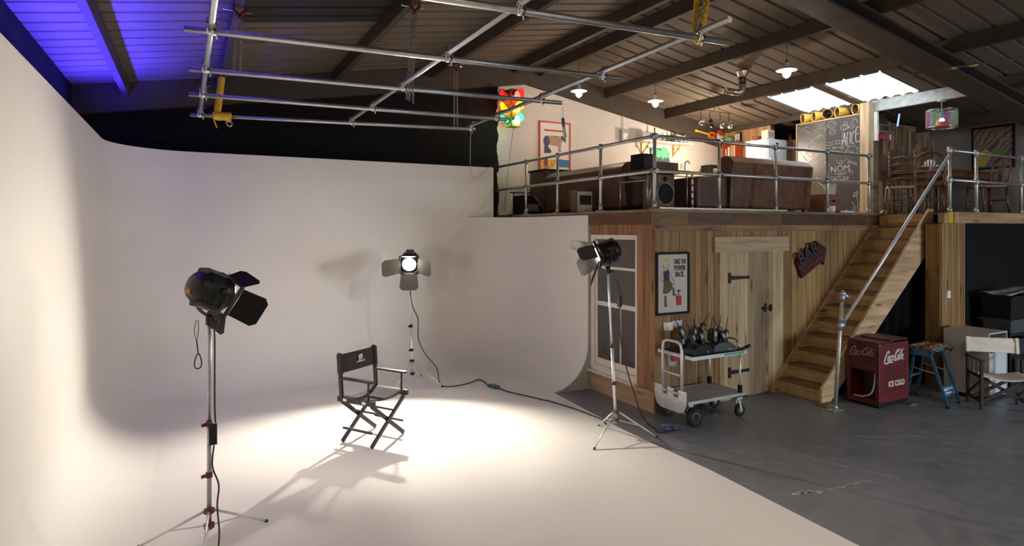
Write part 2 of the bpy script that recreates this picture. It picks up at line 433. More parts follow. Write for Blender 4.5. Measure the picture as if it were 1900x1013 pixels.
M['greyblock'] = mat('grey_blockwork', (.30, .29, .28), .75, var=.12, vscale=4, bump=.2, bscale=8)
struct(MB().bx(XL-.2, XL, YF, YB, 0, EZ).build('wall_left', M['darkwall']), 'black painted wall above the white cove', 'wall')
struct(MB().bx(XR, XR+.2, YF, YB, 0, EZ).build('wall_right', M['greyblock']), 'plain grey wall behind the framed poster', 'wall')
struct(MB().prism([(XL, 0), (XR, 0), (XR, EZ), (RX, RZ_), (XL, EZ)], (0, YF, 0), (1,0,0), (0,0,1), .2).build('wall_front', M['greyblock']), 'grey end wall of the shed', 'wall')

# ---- roof: box-profile sheets, ribs run down the slope
M['sheet'] = mat('roof_sheet_paint', (.150, .115, .088), .75, var=.12, vscale=1.6)
M['sheet_black'] = mat('black_roof_sheet', (.012, .011, .011), .7, var=.3, vscale=3)
def rib_profile(y0, y1):
    P = []; y = y0
    while y < y1-1e-6:
        for dy, dz in ((0, 0), (.235, 0), (.245, .028), (.288, .028)):
            if y+dy <= y1+1e-6: P.append((y+dy, dz))
        y += .3
    P.append((y1, 0))
    return P
def sheet(b, x0, x1, y0, y1, dz=0):
    P = rib_profile(y0, y1); m = len(P)
    vs = [(x, y, roof_z(x)+z+dz) for x in (x0, x1) for (y, z) in P] + [(x, y, roof_z(x)+z+dz+.03) for x in (x0, x1) for (y, z) in P]
    fs = [(i, i+1, m+i+1, m+i) for i in range(m-1)] + [(2*m+i, 3*m+i, 3*m+i+1, 2*m+i+1) for i in range(m-1)]
    fs += [(i, 2*m+i, 2*m+i+1, i+1) for i in range(m-1)] + [(m+i, m+i+1, 3*m+i+1, 3*m+i) for i in range(m-1)]
    fs += [(0, m, 3*m, 2*m), (m-1, 3*m-1, 4*m-1, 2*m-1)]
    b.add(vs, fs)
b = MB()
sheet(b, XL-.1, .4, YF-.2, YB+.2)
sheet(b, .4, 2.06, 7.3, YB+.2)
sheet(b, .4, 2.06, YF-.2, 2.0)
sheet(b, 2.06, RX, YF-.2, YB+.2)
sheet(b, RX, 9.68, YF-.2, YB+.2)
sheet(b, 10.82, XR+.1, YF-.2, YB+.2)
sheet(b, 9.68, 10.82, YF-.2, 5.76)
sheet(b, 9.68, 10.82, 7.94, YB+.2)
b.bx(9.68, 10.82, 6.79, 6.93, 4.52, 4.56, T=None) if False else None
def slope_box(b, x0, x1, y0, y1, d0, d1):
    vs = [(x, y, roof_z(x)+d) for x in (x0, x1) for y in (y0, y1) for d in (d0, d1)]
    b.add(vs, [(0,1,3,2), (4,6,7,5), (0,4,5,1), (2,3,7,6), (0,2,6,4), (1,5,7,3)])
slope_box(b, 9.68, 10.82, 6.78, 6.94, 0, .04)
struct(b.build('ceiling', M['sheet']), 'ribbed metal roof sheets of the shed', 'ceiling')
b = MB(); sheet(b, .4, 2.06, 2.0, 7.3, -.015)
struct(b.build('trim_roof_lining', M['sheet_black']), 'black lining over the roof sheets between two purlins', 'trim')
# skylights
def sky_mat():
    m, n, l, b_ = nt('translucent_skylight')
    tc = n.new('ShaderNodeTexCoord'); ns = n.new('ShaderNodeTexNoise'); ns.inputs['Scale'].default_value = 9; ns.inputs['Detail'].default_value = 9; ns.inputs['Roughness'].default_value = .7
    mp = n.new('ShaderNodeMapping'); mp.inputs['Scale'].default_value = (2.2, .8, 1)
    r = n.new('ShaderNodeValToRGB'); r.color_ramp.elements[0].position = .33; r.color_ramp.elements[1].position = .43
    r.color_ramp.elements[0].color = (.22, .25, .27, 1); r.color_ramp.elements[1].color = (.92, .97, 1, 1)
    l.new(tc.outputs['Object'], mp.inputs['Vector']); l.new(mp.outputs['Vector'], ns.inputs['Vector']); l.new(ns.outputs['Fac'], r.inputs['Fac']); l.new(r.outputs['Color'], b_.inputs['Emission Color'])
    b_.inputs['Emission Strength'].default_value = 1.15; b_.inputs['Base Color'].default_value = (.25, .27, .27, 1)
    return m
M['sky'] = sky_mat()
for k, (y0, y1) in enumerate(((6.94, 7.94), (5.76, 6.78))):
    b = MB()
    ny = 60
    b.grid(lambda u, v: (9.62+1.26*u, y0+(y1-y0)*v, roof_z(9.62+1.26*u)+.03+.022*math.cos(2*PI*v*(y1-y0)/.2)), 2, ny, .006)
    struct(b.build('window_%d' % (k+2), M['sky']), ['corrugated skylight sheet nearer the pendant lamps', 'corrugated skylight sheet nearer the grey steel beam'][k], 'skylight')

# ---- roof steel
M['steel'] = mat('brown_beam_paint', (.062, .046, .034), .7, var=.15, vscale=4)
M['steel_grey'] = mat('grey_steel_beam', (.30, .32, .32), .45, .4, var=.2, vscale=12)
def purlin(x, y0, y1, m, label, d=.19, w=.09):
    """Z-section roof beam along the shed"""
    z = roof_z(x); s = 1 if x < RX else -1; t = .014
    b = MB()
    b.bx(x-t/2, x+t/2, y0, y1, z-d, z-.004)
    b.bx(x-t/2, x+s*w, y0, y1, z-d, z-d+t) if s > 0 else b.bx(x-w, x+t/2, y0, y1, z-d, z-d+t)
    b.bx(x-w, x+t/2, y0, y1, z-.022, z-.006) if s > 0 else b.bx(x-t/2, x+w, y0, y1, z-.022-.0, z-.008)
    struct(b.build('roof_beam', m), label, 'beam')
def slab(x, y0, y1, m, label, d=.19, w=.08):
    z = roof_z(x)
    struct(MB().prism([(-w/2, -d), (w/2, -d), (w/2, SL*(-w/2 if x > RX else w/2)-.003), (-w/2, SL*(w/2 if x > RX else -w/2)-.003)], (x, y1, z), (1,0,0), (0,0,1), y1-y0).build('roof_beam', m, bevel=.006), label, 'beam')
YR = 4.65                                        # the portal frame nearer the camera
for x, lb in ((-.78, 'leftmost roof beam, in the blue light'), (.42, 'roof beam over the left end of the pipe grid'), (2.08, 'roof beam right of the black roof lining'), (3.77, 'roof beam left of the ridge pair'),
              (5.42, 'left beam of the pair at the ridge'), (5.98, 'right beam of the pair at the ridge'), (7.55, 'roof beam carrying two pendant lamps'), (9.16, 'roof beam above the skylights'), (12.35, 'roof beam beside the grey right wall')):
    slab(x, YF, YB-.12, M['steel'], lb)
slab(10.84, YF, 4.8, M['steel'], 'continuation of the steel beam beyond the large rafter', .2, .07)  # darker colour than the grey length stands in for the unlit bay
slab(10.84, 4.8, 6.6, M['steel_grey'], 'bare grey steel beam carrying the iridescent drum lamp', .2, .07)
slab(10.84, 6.6, YB-.12, M['steel'], 'short painted beam above the chalkboard', .1, .06)
def rafter(name, yc, w, d0, label):
    b = MB()
    for x0, x1 in ((XL, RX), (RX, XR)):
        for (ya, yb_, da, db) in ((yc-w/2, yc+w/2, d0-.03, d0), (yc-.02, yc+.02, .01, d0-.02), (yc-w/2, yc+w/2, .0, .03)):
            vs = [(x, y, roof_z(x)-.205-dd) for x in (x0, x1) for y in (ya, yb_) for dd in (da, db)]
            b.add(vs, [(0,1,3,2), (4,6,7,5), (0,4,5,1), (2,3,7,6), (0,2,6,4), (1,5,7,3)])
    struct(b.build(name, M['steel']), label, 'beam')
rafter('roof_rafter', YR, .36, .2, 'large sloping rafter crossing the top right of the roof')
b = MB()
for x0, x1 in ((XL, RX), (RX, XR)):
    vs = [(x, y, roof_z(x)-dd) for x in (x0, x1) for y in (YB-.12, YB-.001) for dd in (.004, .40)]
    b.add(vs, [(0,1,3,2), (4,6,7,5), (0,4,5,1), (2,3,7,6), (0,2,6,4), (1,5,7,3)])
struct(b.build('roof_rafter', M['steel']), 'rafter lying against the back gable wall', 'beam')

# ---- cabin under the mezzanine
M['plank'] = wood('cabin_planks', [(.42, .245, .082), (.29, .158, .050), (.49, .305, .110), (.35, .210, .078), (.45, .272, .102), (.25, .140, .050)], 'z')
M['plank_red'] = wood('reddish_planks', [(.37, .185, .085), (.30, .145, .065), (.40, .21, .105)], 'z')
M['door'] = wood('pale_door_boards', [(.64, .47, .26), (.36, .26, .16), (.68, .52, .31), (.48, .34, .19), (.30, .22, .14)], 'z', scale=.7)
M['pale_x'] = wood('pale_boards', [(.62, .46, .29), (.56, .40, .24)], 'x', scale=.8)
M['pale_y'] = wood('pale_boards', [(.56, .37, .20), (.52, .35, .19)], 'y', scale=.8)
M['fascia'] = wood('dark_fascia_boards', [(.115, .050, .017), (.17, .085, .030), (.09, .038, .014)], 'x')
M['fascia_y'] = wood('dark_fascia_boards', [(.13, .058, .022), (.16, .08, .03)], 'y')
M['edge'] = wood('deck_edge', [(.33, .22, .13), (.28, .19, .11)], 'x')
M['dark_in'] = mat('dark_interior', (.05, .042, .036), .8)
CXW, CYW = 5.01, 5.74
def planks_x(b, x0, x1, y, z0, z1, w, t=.02, gap=.006, j=.0, dirn=-1):
    x = x0
    while x < x1-1e-4:
        ww = min(w*random.uniform(.85, 1.15), x1-x)
        if x1-(x+ww) < w*.3: ww = x1-x
        dt = random.uniform(0, j)
        b.bx(x, x+ww-gap, y-t-dt if dirn < 0 else y, y if dirn < 0 else y+t+dt, z0, z1)
        x += ww
def planks_y(b, y0, y1, x, z0, z1, w, t=.02, gap=.004, j=.0):
    y = y0
    while y < y1-1e-4:
        ww = min(w*random.uniform(.85, 1.15), y1-y)
        if y1-(y+ww) < w*.3: ww = y1-y
        b.bx(x-t-random.uniform(0, j), x, y, y+ww-gap, z0, z1)
        y += ww
# front (faces the camera side)
b = MB()
planks_x(b, CXW, 6.09, CYW, 0, 2.22, .125, j=.004)
planks_x(b, 7.31, 9.5, CYW, 0, 2.22, .105, j=.004)
planks_x(b, 6.09, 7.31, CYW, 2.14, 2.22, .12)
b.bx(CXW+.03, 9.5, CYW+.002, CYW+.06, 0, 2.3)
struct(b.build('wall_cabin_front', M['plank']), 'weathered vertical plank wall around the ledged door', 'wall')
b = MB()
planks_y(b, CYW+.003, 6.05, CXW+.02, 0, 2.3, .105)
planks_y(b, 6.05, 7.06, CXW+.02, 2.166, 2.3, .1); b.bx(CXW+.001, CXW+.02, 7.036, 7.06, 0, 2.164)
b.bx(CXW+.022, CXW+.07, CYW+.07, 6.05, 0, 2.3); b.bx(CXW+.022, CXW+.07, 6.05, 7.03, 2.16, 2.3); b.bx(CXW+.022, CXW+.07, 6.05, 7.03, 0, .28); b.bx(CXW+.022, CXW+.07, 6.93, 7.03, .28, 2.16)
struct(b.build('wall_cabin_left', M['plank_red']), 'reddish plank wall around the sash window', 'wall')
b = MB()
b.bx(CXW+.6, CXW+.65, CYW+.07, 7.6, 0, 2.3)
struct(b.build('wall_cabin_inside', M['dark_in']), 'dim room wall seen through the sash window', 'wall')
b = MB()
b.bx(CXW-.02, CXW+.02, CYW-.03, 7.03, 0, .26)
struct(b.build('baseboard_left', M['pale_y']), 'deep pale baseboard under the sash window', 'baseboard')
b = MB(); x = CXW-.01
for w_ in (1.1, .09, .9, .09, 1.2, .09, 1.03): b.bx(x, x+w_-.003, CYW-.045, CYW-.002, 2.225, 2.298); x += w_
struct(b.build('trim_top_rail', wood('rail_boards', [(.40, .25, .11), (.28, .16, .07), (.36, .22, .10)], 'x')), 'thin rail along the top of the plank wall', 'trim')

# ---- sash window
w = MB()
y0, y1, z0, z1, x = 6.045, 7.035, .28, 2.165, CXW+.005
F = lambda ya, yb_, za, zb, d=.03: w.bx(x-d/2, x+d/2+.03, ya, yb_, za, zb)
F(y0, y0+.03, z0, z1); F(y1-.075, y1, z0, z1); F(y0+.031, y1-.076, z1-.06, z1); F(y0+.031, y1-.076, z0, z0+.09, .05)
win = struct(w.build('window_1', M['white_paint']), 'white painted sash window in the cabin side', 'window')
w = MB()
sx = CXW+.02
w.bx(sx-.002, sx+.03, y0+.031, y1-.076, 1.19, 1.25); w.bx(sx-.002, sx+.025, y0+.031, y1-.076, 1.70, 1.735)
w.bx(sx, sx+.03, y0+.03, y0+.06, .37, 2.08); w.bx(sx, sx+.03, y1-.115, y1-.07, .37, 2.08)
w.bx(sx, sx+.025, 6.40, 6.425, .37, 1.19)
w.bx(sx-.002, sx+.03, y0+.031, y1-.076, .371, .46)
w.build('sash', M['white_paint'], win)
M['pane'] = mat('reflection_grey_pane', (.11, .10, .09), .12, var=.15, vscale=3)  # grey-brown of the reflections is put into the pane colour
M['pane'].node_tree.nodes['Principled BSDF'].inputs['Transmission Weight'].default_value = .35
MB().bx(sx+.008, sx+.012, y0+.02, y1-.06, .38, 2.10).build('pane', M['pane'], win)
w = MB(); w.bx(x-.075, x+.01, y0-.02, y1, .262, .285); w.build('sill', M['white_paint'], win)

# ---- plank door with its jambs and header
d = MB()
planks_x(d, 6.30, 7.09, CYW+.0, .025, 1.94, .155, t=.035, gap=.003)
door = struct(d.build('door_1', M['door']), 'pale ledged plank door with black strap hinges', 'door')
d = MB(); d.bx(6.09, 6.297, CYW-.04, CYW, 0, 1.94); d.bx(7.093, 7.31, CYW-.04, CYW, 0, 1.94)
d.build('jamb', M['door'], door)
d = MB(); d.bx(5.98, 7.40, CYW-.065, CYW, 1.94, 2.14); d.build('header', M['pale_x'], door)
for z in (1.60, .36):
    d = MB(); d.bx(6.235, 6.285, CYW-.05, CYW-.038, z-.07, z+.07)
    d.prism([(0, -.028), (.30, -.016), (.335, -.026), (.355, 0), (.335, .026), (.30, .016), (0, .028)], (6.285, CYW-.035, z), (1,0,0), (0,0,1), .012)
    d.build('hinge', M['black_metal'], door)
d = MB(); d.bx(6.93, 6.96, CYW-.05, CYW-.034, 1.11, 1.23); d.bx(6.88, 7.06, CYW-.058, CYW-.042, 1.155, 1.175); d.cyl((6.9, CYW-.04, 1.165), (6.9, CYW-.085, 1.165), .018); d.bx(7.03, 7.06, CYW-.06, CYW-.038, 1.12, 1.21)
d.build('latch', M['black_metal'], door)

# ---- mezzanine deck and fascias
M['deck'] = wood('deck_boards', [(.16, .10, .06), (.2, .13, .08)], 'x')
b = MB()
b.bx(CXW, 9.72, CYW, YB, 2.45, MZ); b.bx(9.72, XR, 4.75, YB, 2.45, MZ)
struct(b.build('floor_mezzanine', M['deck']), 'boarded mezzanine floor over the cabin', 'floor')
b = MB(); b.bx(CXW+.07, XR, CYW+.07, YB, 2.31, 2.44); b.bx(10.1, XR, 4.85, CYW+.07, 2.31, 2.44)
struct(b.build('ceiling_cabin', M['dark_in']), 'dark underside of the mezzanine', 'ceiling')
b = MB()
x = CXW+.50
for w_ in (.80, .95, 1.1, .8, .6):
    b.bx(x, min(x+w_-.004, 9.52), CYW-.06, CYW-.002, 2.30, 2.452); x += w_
    if x > 9.5: break
struct(b.build('trim_fascia_front', M['fascia']), 'dark board fascia along the mezzanine front', 'trim')
b = MB(); b.bx(CXW-.045, CXW+.035, CYW-.072, CYW-.003, 2.295, 2.452); b.bx(CXW+.037, CXW+.497, CYW-.066, CYW-.003, 2.30, 2.452)
struct(b.build('trim_fascia_corner', wood('corner_block', [(.30, .18, .065), (.22, .12, .042), (.34, .22, .09)], 'x')), 'lighter brown block at the corner of the fascia', 'trim')
b = MB(); b.bx(CXW-.05, CXW-.002, CYW-.002, 7.04, 2.30, 2.452)
struct(b.build('trim_fascia_left', M['fascia_y']), 'dark board fascia over the sash window', 'trim')
b = MB(); b.bx(CXW-.065, 9.6, CYW-.085, CYW-.001, 2.453, 2.486)
struct(b.build('trim_deck_edge_front', M['edge']), 'brown edge board on top of the front fascia', 'trim')
b = MB(); b.bx(CXW-.04, CXW-.001, CYW+.001, YB-.9, 2.453, 2.486)
struct(b.build('trim_deck_edge_left', wood('deck_edge_y', [(.36, .25, .15), (.3, .2, .12)], 'y')), 'thin brown deck edge above the white return wall', 'trim')
b = MB(); b.bx(9.79, XR, 4.71, 4.748, 2.33, MZ); b.bx(9.65, 9.715, 4.70, 4.748, 2.33, MZ); b.bx(9.718, 9.787, 4.705, 4.748, 2.33, MZ); b.bx(9.43, 9.522, 4.715, 4.748, 2.33, MZ-.02); b.bx(9.43, 9.72, 4.75, 4.80, 2.335, MZ-.02)
struct(b.build('trim_fascia_right', wood('right_fascia', [(.52, .34, .18), (.46, .28, .14), (.56, .38, .2)], 'x')), 'clean pine fascia board right of the stairs', 'trim')
b = MB(); b.bx(9.525, 9.647, 4.708, 4.748, 2.33, MZ-.004)
struct(b.build('trim_yellow_block', mat('yellow_tape', (.62, .36, .02), .5)), 'yellow marked block at the head of the stairs', 'trim')
# pine-clad pier and black partition right of the stairs
b = MB(); planks_x(b, 9.42, 10.04, 4.78, 0, 2.325, .085, t=.03, gap=.006, j=.006); b.bx(9.43, 10.03, 4.782, 4.95, 0, 2.325)
b.bx(9.40, 9.425, 4.76, 4.95, 0, 2.325)
b.bx(9.40, 10.04, 4.73, 4.95, 2.312, 2.33)
struct(b.build('wall_pier', M['plank']), 'pine-clad pier right of the staircase', 'wall')
b = MB(); b.bx(10.045, XR, 4.77, 4.84, 0, 2.325)
struct(b.build('wall_partition', mat('black_partition', (.007, .007, .008), .85, var=.2, spec=.15)), 'black partition wall behind the white cabinet', 'wall')

# ---- kitchen plank wall, chalkboard wall post, reclaimed wood wall
M['pine_up'] = wood('kitchen_pine', [(.58, .36, .17), (.50, .29, .13), (.62, .41, .21)], 'z')
b = MB(); planks_y(b, 8.80, YB-.125, 10.9, MZ+.002, 4.46, .1)
b.bx(10.9, 11.0, 8.80, YB-.125, MZ+.002, 4.46)
struct(b.build('wall_kitchen', M['pine_up']), 'pine plank wall behind the fridge and red bookcase', 'wall')
b = MB(); planks_y(b, 8.06, 8.79, 11.15, MZ+.002, 4.1, .13); b.bx(11.15, 11.2, 8.06, 8.79, MZ+.002, 4.1)
struct(b.build('wall_kitchen_recess', M['pine_up']), 'recessed pine boards between the fridge and the chalkboard', 'wall')
b = MB(); b.bx(10.735, 10.8, 6.72, 8.05, MZ+.002, 4.33)
struct(b.build('wall_chalk_partition', M['pine_up']), 'thin partition carrying the chalkboards', 'wall')
b = MB(); b.bx(10.66, 10.8, 6.555, 6.715, MZ+.002, 4.50); 
struct(b.build('trim_post', wood('post_pine', [(.62, .46, .28), (.6, .44, .27)], 'z')), 'square pine post at the end of the chalkboards', 'trim')
M['reclaim'] = wood('reclaimed_boards', [(.32, .19, .10), (.12, .06, .035), (.42, .29, .18), (.20, .12, .07), (.36, .26, .17), (.14, .09, .06), (.46, .33, .21)], 'z')
b = MB(); x = 10.81
while x < XR-.05:
    w_ = random.uniform(.06, .13); z = MZ+.003
    w_ = min(w_, XR-.002-x)
    while z < 4.5:
        hh = random.uniform(.25, .75); zt = min(z+hh, roof_z(x+w_)-.22)
        if zt-z < .05: break
        b.bx(x, x+w_-.004, 6.62-random.uniform(.015, .06), 6.66, z, zt-.003); z = zt
    x += w_
b.bx(10.81, XR-.002, 6.661, 6.70, MZ+.003, 4.2)
struct(b.build('wall_reclaimed', M['reclaim']), 'patchwork wall of reclaimed wood boards in the dining corner', 'wall')
# ================================================================ STUDIO FLOOR
HEADS = []
FZC = FZ + .001
M['lens_on'] = emis('lit_fresnel_lens', (1, .90, .78), 60)
M['lens_dim'] = emis('lit_fresnel_lens_side', (1, .90, .78), 25)
M['flap_lit'] = mat('lit_flap_tone', (.075, .062, .052), .6)  # lamp spill put into the colour; the flaps themselves are black
M['flap_mid'] = mat('half_lit_flap', (.028, .025, .022), .6)  # black flap colour raised to stand in for the lamp light on it
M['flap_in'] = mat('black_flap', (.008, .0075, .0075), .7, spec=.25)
def studio_light(label, C, head, yaw, pitch, feet, zc, zb, lensmat, power, spot, flaps, extra=None, flap_l=.24, rot_door=0., sc=1., knobs=True, fm='flap_in', pm='alu_white'):
    t = thing('studio_light', label, 'studio light', (C[0], C[1], 0), 0, 'tungsten studio lights on stands')
    O = Tr(-C[0], -C[1], 0)
    T = O @ Tr(*head) @ Rz(yaw) @ Ry(pitch) @ Matrix.Scale(sc, 4)
    L = Ry(PI/2)
    b = MB(T)
    b.lathe([(.001, -.33), (.06, -.325), (.10, -.30), (.125, -.25), (.135, -.20), (.135, -.05), (.15, -.045), (.15, -.012), (.105, -.010)], 28, L)
    for k in range(7):
        x = -.29+k*.026
        b.lathe([(.02, x), (.145 if k > 1 else .12, x), (.145 if k > 1 else .12, x+.008), (.02, x+.008)], 24, L)
    b.rbox((-.16, 0, .135), (.2, .13, .05), .02, axis='x'); b.rbox((-.16, 0, -.135), (.18, .13, .05), .02, axis='x')
    b.build('lamp_body', M['black_metal'], t)
    MB(T).lathe([(.104, -.012), (.09, .012), (.06, .026), (.001, .034)], 28, L).build('lens', lensmat, t)
    b = MB(T)
    for a in (0, PI/2, PI, 1.5*PI):
        b.box((.012, 0, .14), (.03, .29, .018), T=Matrix.Rotation(a+rot_door, 4, 'X'))
    b.build('door_frame', M['black_metal'], t)
    for (a, op, ln, w0, w1) in flaps:
        bb = MB(T @ Matrix.Rotation(a+rot_door, 4, 'X') @ Tr(.045, 0, .142) @ Ry(-op))
        t2 = .0025
        bb.prism([(-w0/2, 0), (w0/2, 0), (w1/2, ln*.82), (w1/2-.04, ln), (-w1/2+.04, ln), (-w1/2, ln*.82)], (0, 0, -t2/2), (0, 1, 0), (1, 0, 0), t2)
        bb.cyl((0, -w0/2, 0), (0, w0/2, 0), .007, n=8)
        bb.build('barn_door', M[fm], t)
    # yoke
    Y = O @ Tr(*head) @ Rz(yaw)
    px = -.15*sc*math.cos(pitch); pz = .15*sc*math.sin(pitch)
    b = MB(Y); rr = .185*sc
    pts = [(px, rr*math.cos(a), pz + (rr*1.15*math.sin(a) if a < 0 else 0)) for a in [PI*k/12 for k in range(-12, 1)]]
    for p, q in zip(pts[:-1], pts[1:]): b.bar(p, q, .022, .008, (1, 0, 0))
    for s in (-1, 1): b.cyl((px, s*.13*sc, pz), (px, s*.21*sc, pz), .02)
    b.build('yoke', M['black_metal'], t)
    top = Y @ Vector((px, 0, pz-rr*1.15))
    b = MB(); b.cyl((top.x, top.y, top.z+.006), (top.x, top.y, top.z-.07), .026); b.bar((top.x, top.y, top.z-.04), (top.x+.06, top.y-.02, top.z-.05), .012, .02)
    b.build('spigot_clamp', M['black_metal'], t)
    # pole in telescoping sections
    p0, p1 = Vector((0, 0, zb-.03)), Vector((top.x, top.y, top.z-.05))
    at = lambda z: p0 + (p1-p0)*((z-p0.z)/(p1.z-p0.z))
    za = zb+.5*(p1.z-zb)
    b = MB(); b.cyl(p0, at(za), .0165); b.cyl(at(za-.02), p1, .0125); b.build('pole', M[pm], t)
    for z in (za, zb+.25*(p1.z-zb), ):
        c = at(z); b = MB(); b.cyl((c.x, c.y, z-.02), (c.x, c.y, z+.02), .023); b.bar((c.x, c.y, z), (c.x-.05, c.y-.03, z), .012, .022)
        b.build('collar', M['red_knob'] if knobs else M['black'], t)
    for z in (zc, zb):
        c = at(z); b = MB(); b.cyl((c.x, c.y, z-.014), (c.x, c.y, z+.014), .036, n=12); b.build('leg_collar', M['red_knob'] if knobs else M['black'], t)
    for (fx, fy, fz) in feet:
        F = Vector((fx-C[0], fy-C[1], fz)); d = Vector((F.x, F.y, 0)).normalized()
        A = Vector((d.x*.03, d.y*.03, zc)); K = A+(F-A)*.55; B = Vector((d.x*.03, d.y*.03, zb))
        b = MB(); b.cyl(A, F, .009, n=10); b.build('leg', M['alu_white'], t)
        bb = MB(); bb.bar(B, K, .012, .006); bb.build('leg_brace', M['alu_white'], t)
        MB().cyl(F+(A-F)*.04, (F.x, F.y, fz-.004), .012, n=10).build('rubber_foot', M['rubber'], t)
    W = Tr(*head) @ Rz(yaw) @ Ry(pitch) @ Matrix.Scale(sc, 4)
    HEADS.append((W @ Tr(.012, 0, 0), power, spot))
    return t, O
# the nearest one, seen from behind
YAW1 = math.atan2(6.35-4.95, 1.75-.2)
s1, O = studio_light('nearest studio light seen from behind, its square flap open to the right', (.13, 4.87), (.222, 4.97, 1.765), YAW1, R(20),
    [(.53, 4.98, FZC+.004), (-.32, 4.99, FZC+.004), (.06, 4.42, FZC+.004)], .225, .12, M['lens_on'], HP['near'], R(115),
    [(0, R(34), .17, .24, .27), (PI/2, R(33), .24, .25, .27), (PI, R(62), .20, .24, .26), (-PI/2, R(40), .27, .27, .29)], rot_door=R(24), sc=.86, pm='galv')
b = MB(); b.tube([(.16-.13, 4.86-4.87, 1.52), (.035, -.02, 1.45), (.035, -.025, 1.0), (.04, -.03, .86)], .006, sub=4)
b.tube([(.03, -.03, .70), (.02, -.03, .55), (.06, -.05, .42), (.05, -.06, .28), (.06, -.14, .12), (.05, -.35, FZC+.008), (.1, -.9, FZC+.008)], .006, sub=5)
b.build('cable', M['cable'], s1)
b = MB(); b.rbox((.025, -.032, .78), (.05, .04, .15), .015, axis='x'); b.build('inline_switch', M['rubber'], s1)
b = MB(); hx, hy = -.08, -.01
b.tube([(hx, hy, 1.60), (hx-.015, hy, 1.53), (hx, hy, 1.46), (hx+.012, hy, 1.53), (hx+.01, hy, 1.6)], .0025, sub=4, n=6)
b.tube([(hx, hy, 1.46), (hx+.01, hy, 1.36)], .005, n=6)
b.tube([(hx+.01, hy, 1.365), (hx-.012, hy, 1.31), (hx-.01, hy, 1.265), (hx+.012, hy, 1.255), (hx+.03, hy, 1.275), (hx+.028, hy, 1.32)], .0045, closed=True, sub=4, n=7)
b.build('safety_hook', M['black_metal'], s1)
b = MB(O @ Tr(.222, 4.97, 1.765) @ Rz(YAW1) @ Ry(R(20)) @ Matrix.Scale(.86, 4)); b.rbox((-.322, .03, -.06), (.02, .05, .035), .008, axis='x'); b.build('orange_badge', mat('orange_label', (.42, .17, .03), .5), s1)
# the one facing the camera
s2, O = studio_light('lit studio light facing the camera at the back of the white cove', (2.86, 8.45), (2.775, 8.34, 1.735), math.atan2(6.1-8.4, 1.85-2.8), R(17),
    [(2.51, 8.2, FZC+.004), (3.16, 8.02, FZC+.004), (3.12, 8.80, FZC+.01)], .335, .15, M['lens_on'], HP['back'], R(112),
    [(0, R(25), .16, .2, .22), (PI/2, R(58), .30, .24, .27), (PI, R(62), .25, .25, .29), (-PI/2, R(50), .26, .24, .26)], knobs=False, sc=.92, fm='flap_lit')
b = MB(); b.tube([(-.08, -.10, 1.52), (-.08, -.12, 1.42), (-.03, -.08, 1.15), (.05, -.10, .95), (.06, -.10, .65), (.16, -.16, .42), (.28, -.25, .25), (.28, -.36, .06), (.34, -.44, FZC+.008)], .0075, sub=6)
b.cyl((-.08, -.10, 1.56), (-.08, -.105, 1.45), .02, n=10)
b.build('cable', M['cable'], s2)
# the one on the right, seen from its side
s3, O = studio_light('studio light in front of the sash window, seen from the side with flaps pointing left', (4.10, 5.30), (3.90, 5.36, 1.97), math.atan2(.42, -1.0), R(17),
    [(3.62, 5.04, FZC+.004), (4.45, 5.04, .005), (4.11, 5.63, FZC+.004)], .26, .17, M['lens_dim'], HP['right'], R(140),
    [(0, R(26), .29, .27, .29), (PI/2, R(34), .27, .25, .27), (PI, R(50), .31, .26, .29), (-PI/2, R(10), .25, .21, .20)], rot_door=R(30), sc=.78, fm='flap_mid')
b = MB(); b.tube([(.03, .03, 1.68), (.03, -.03, 1.55), (.025, -.03, 1.35), (.04, -.035, 1.0), (.10, -.06, .72), (.20, -.06, .45), (.30, -.05, .22), (.42, -.03, .08), (.50, -.06, .012), (.46, -.14, .010), (.53, -.2, .010)], .007, sub=5)
b.build('cable', M['cable'], s3)
b = MB(); b.rbox((.02, -.035, 1.46), (.035, .04, .12), .01, axis='x'); b.build('inline_switch', M['rubber'], s3)

# cables and couplings on the floor
def tagged(b, name, m, label, cat, group=None, bevel=0):
    return tag(b.build(name, m, bevel=bevel), label, cat, group)
z = FZC+.008
b = MB(); b.tube([(3.20, 8.01, z), (3.38, 7.98, z), (3.62, 8.06, z), (3.78, 8.16, z), (3.80, 8.0, z), (3.74, 7.72, z+.005)], .0075, sub=5)
c1 = thing('floor_cable', 'black cable running from the back light to a blue coupling', 'cable', (3.20, 8.01, 0))
b.T = Matrix.Identity(4); b.v = [(x-3.20, y-8.01, zz) for x, y, zz in b.v]; b.build('lead', M['cable'], c1)
b = MB(); b.cyl((.54, -.29, .04), (.62, -.45, .04), .024, n=12); b.cyl((.56, -.33, .04), (.60, -.41, .04), .029, n=12)
b.build('coupling', mat('blue_coupling', (.05, .11, .17), .4), c1)
b = MB(); b.tube([(3.83, 7.55, z), (3.86, 7.35, z), (4.0, 7.0, z), (4.08, 6.78, z), (4.09, 6.70, z+.01), (4.14, 6.62, z), (4.22, 6.25, z), (4.25, 5.95, z), (4.26, 5.78, z), (4.20, 5.62, z)], .008, sub=5)
tagged(b, 'floor_cable', M['cable'], 'black cable trailing along the edge of the white floor to the right light', 'cable')
c2 = thing('cable_coupling', 'pair of blue and grey plug couplings on the floor by the trolley', 'plug', (4.70, 5.13, 0))
b = MB(); b.cyl((-.07, .02, .032), (.03, -.0, .032), .03, n=12); b.cyl((.03, 0, .032), (.13, -.03, .03), .022, n=12); b.build('plug', mat('blue_plug', (.05, .07, .15), .35), c2)
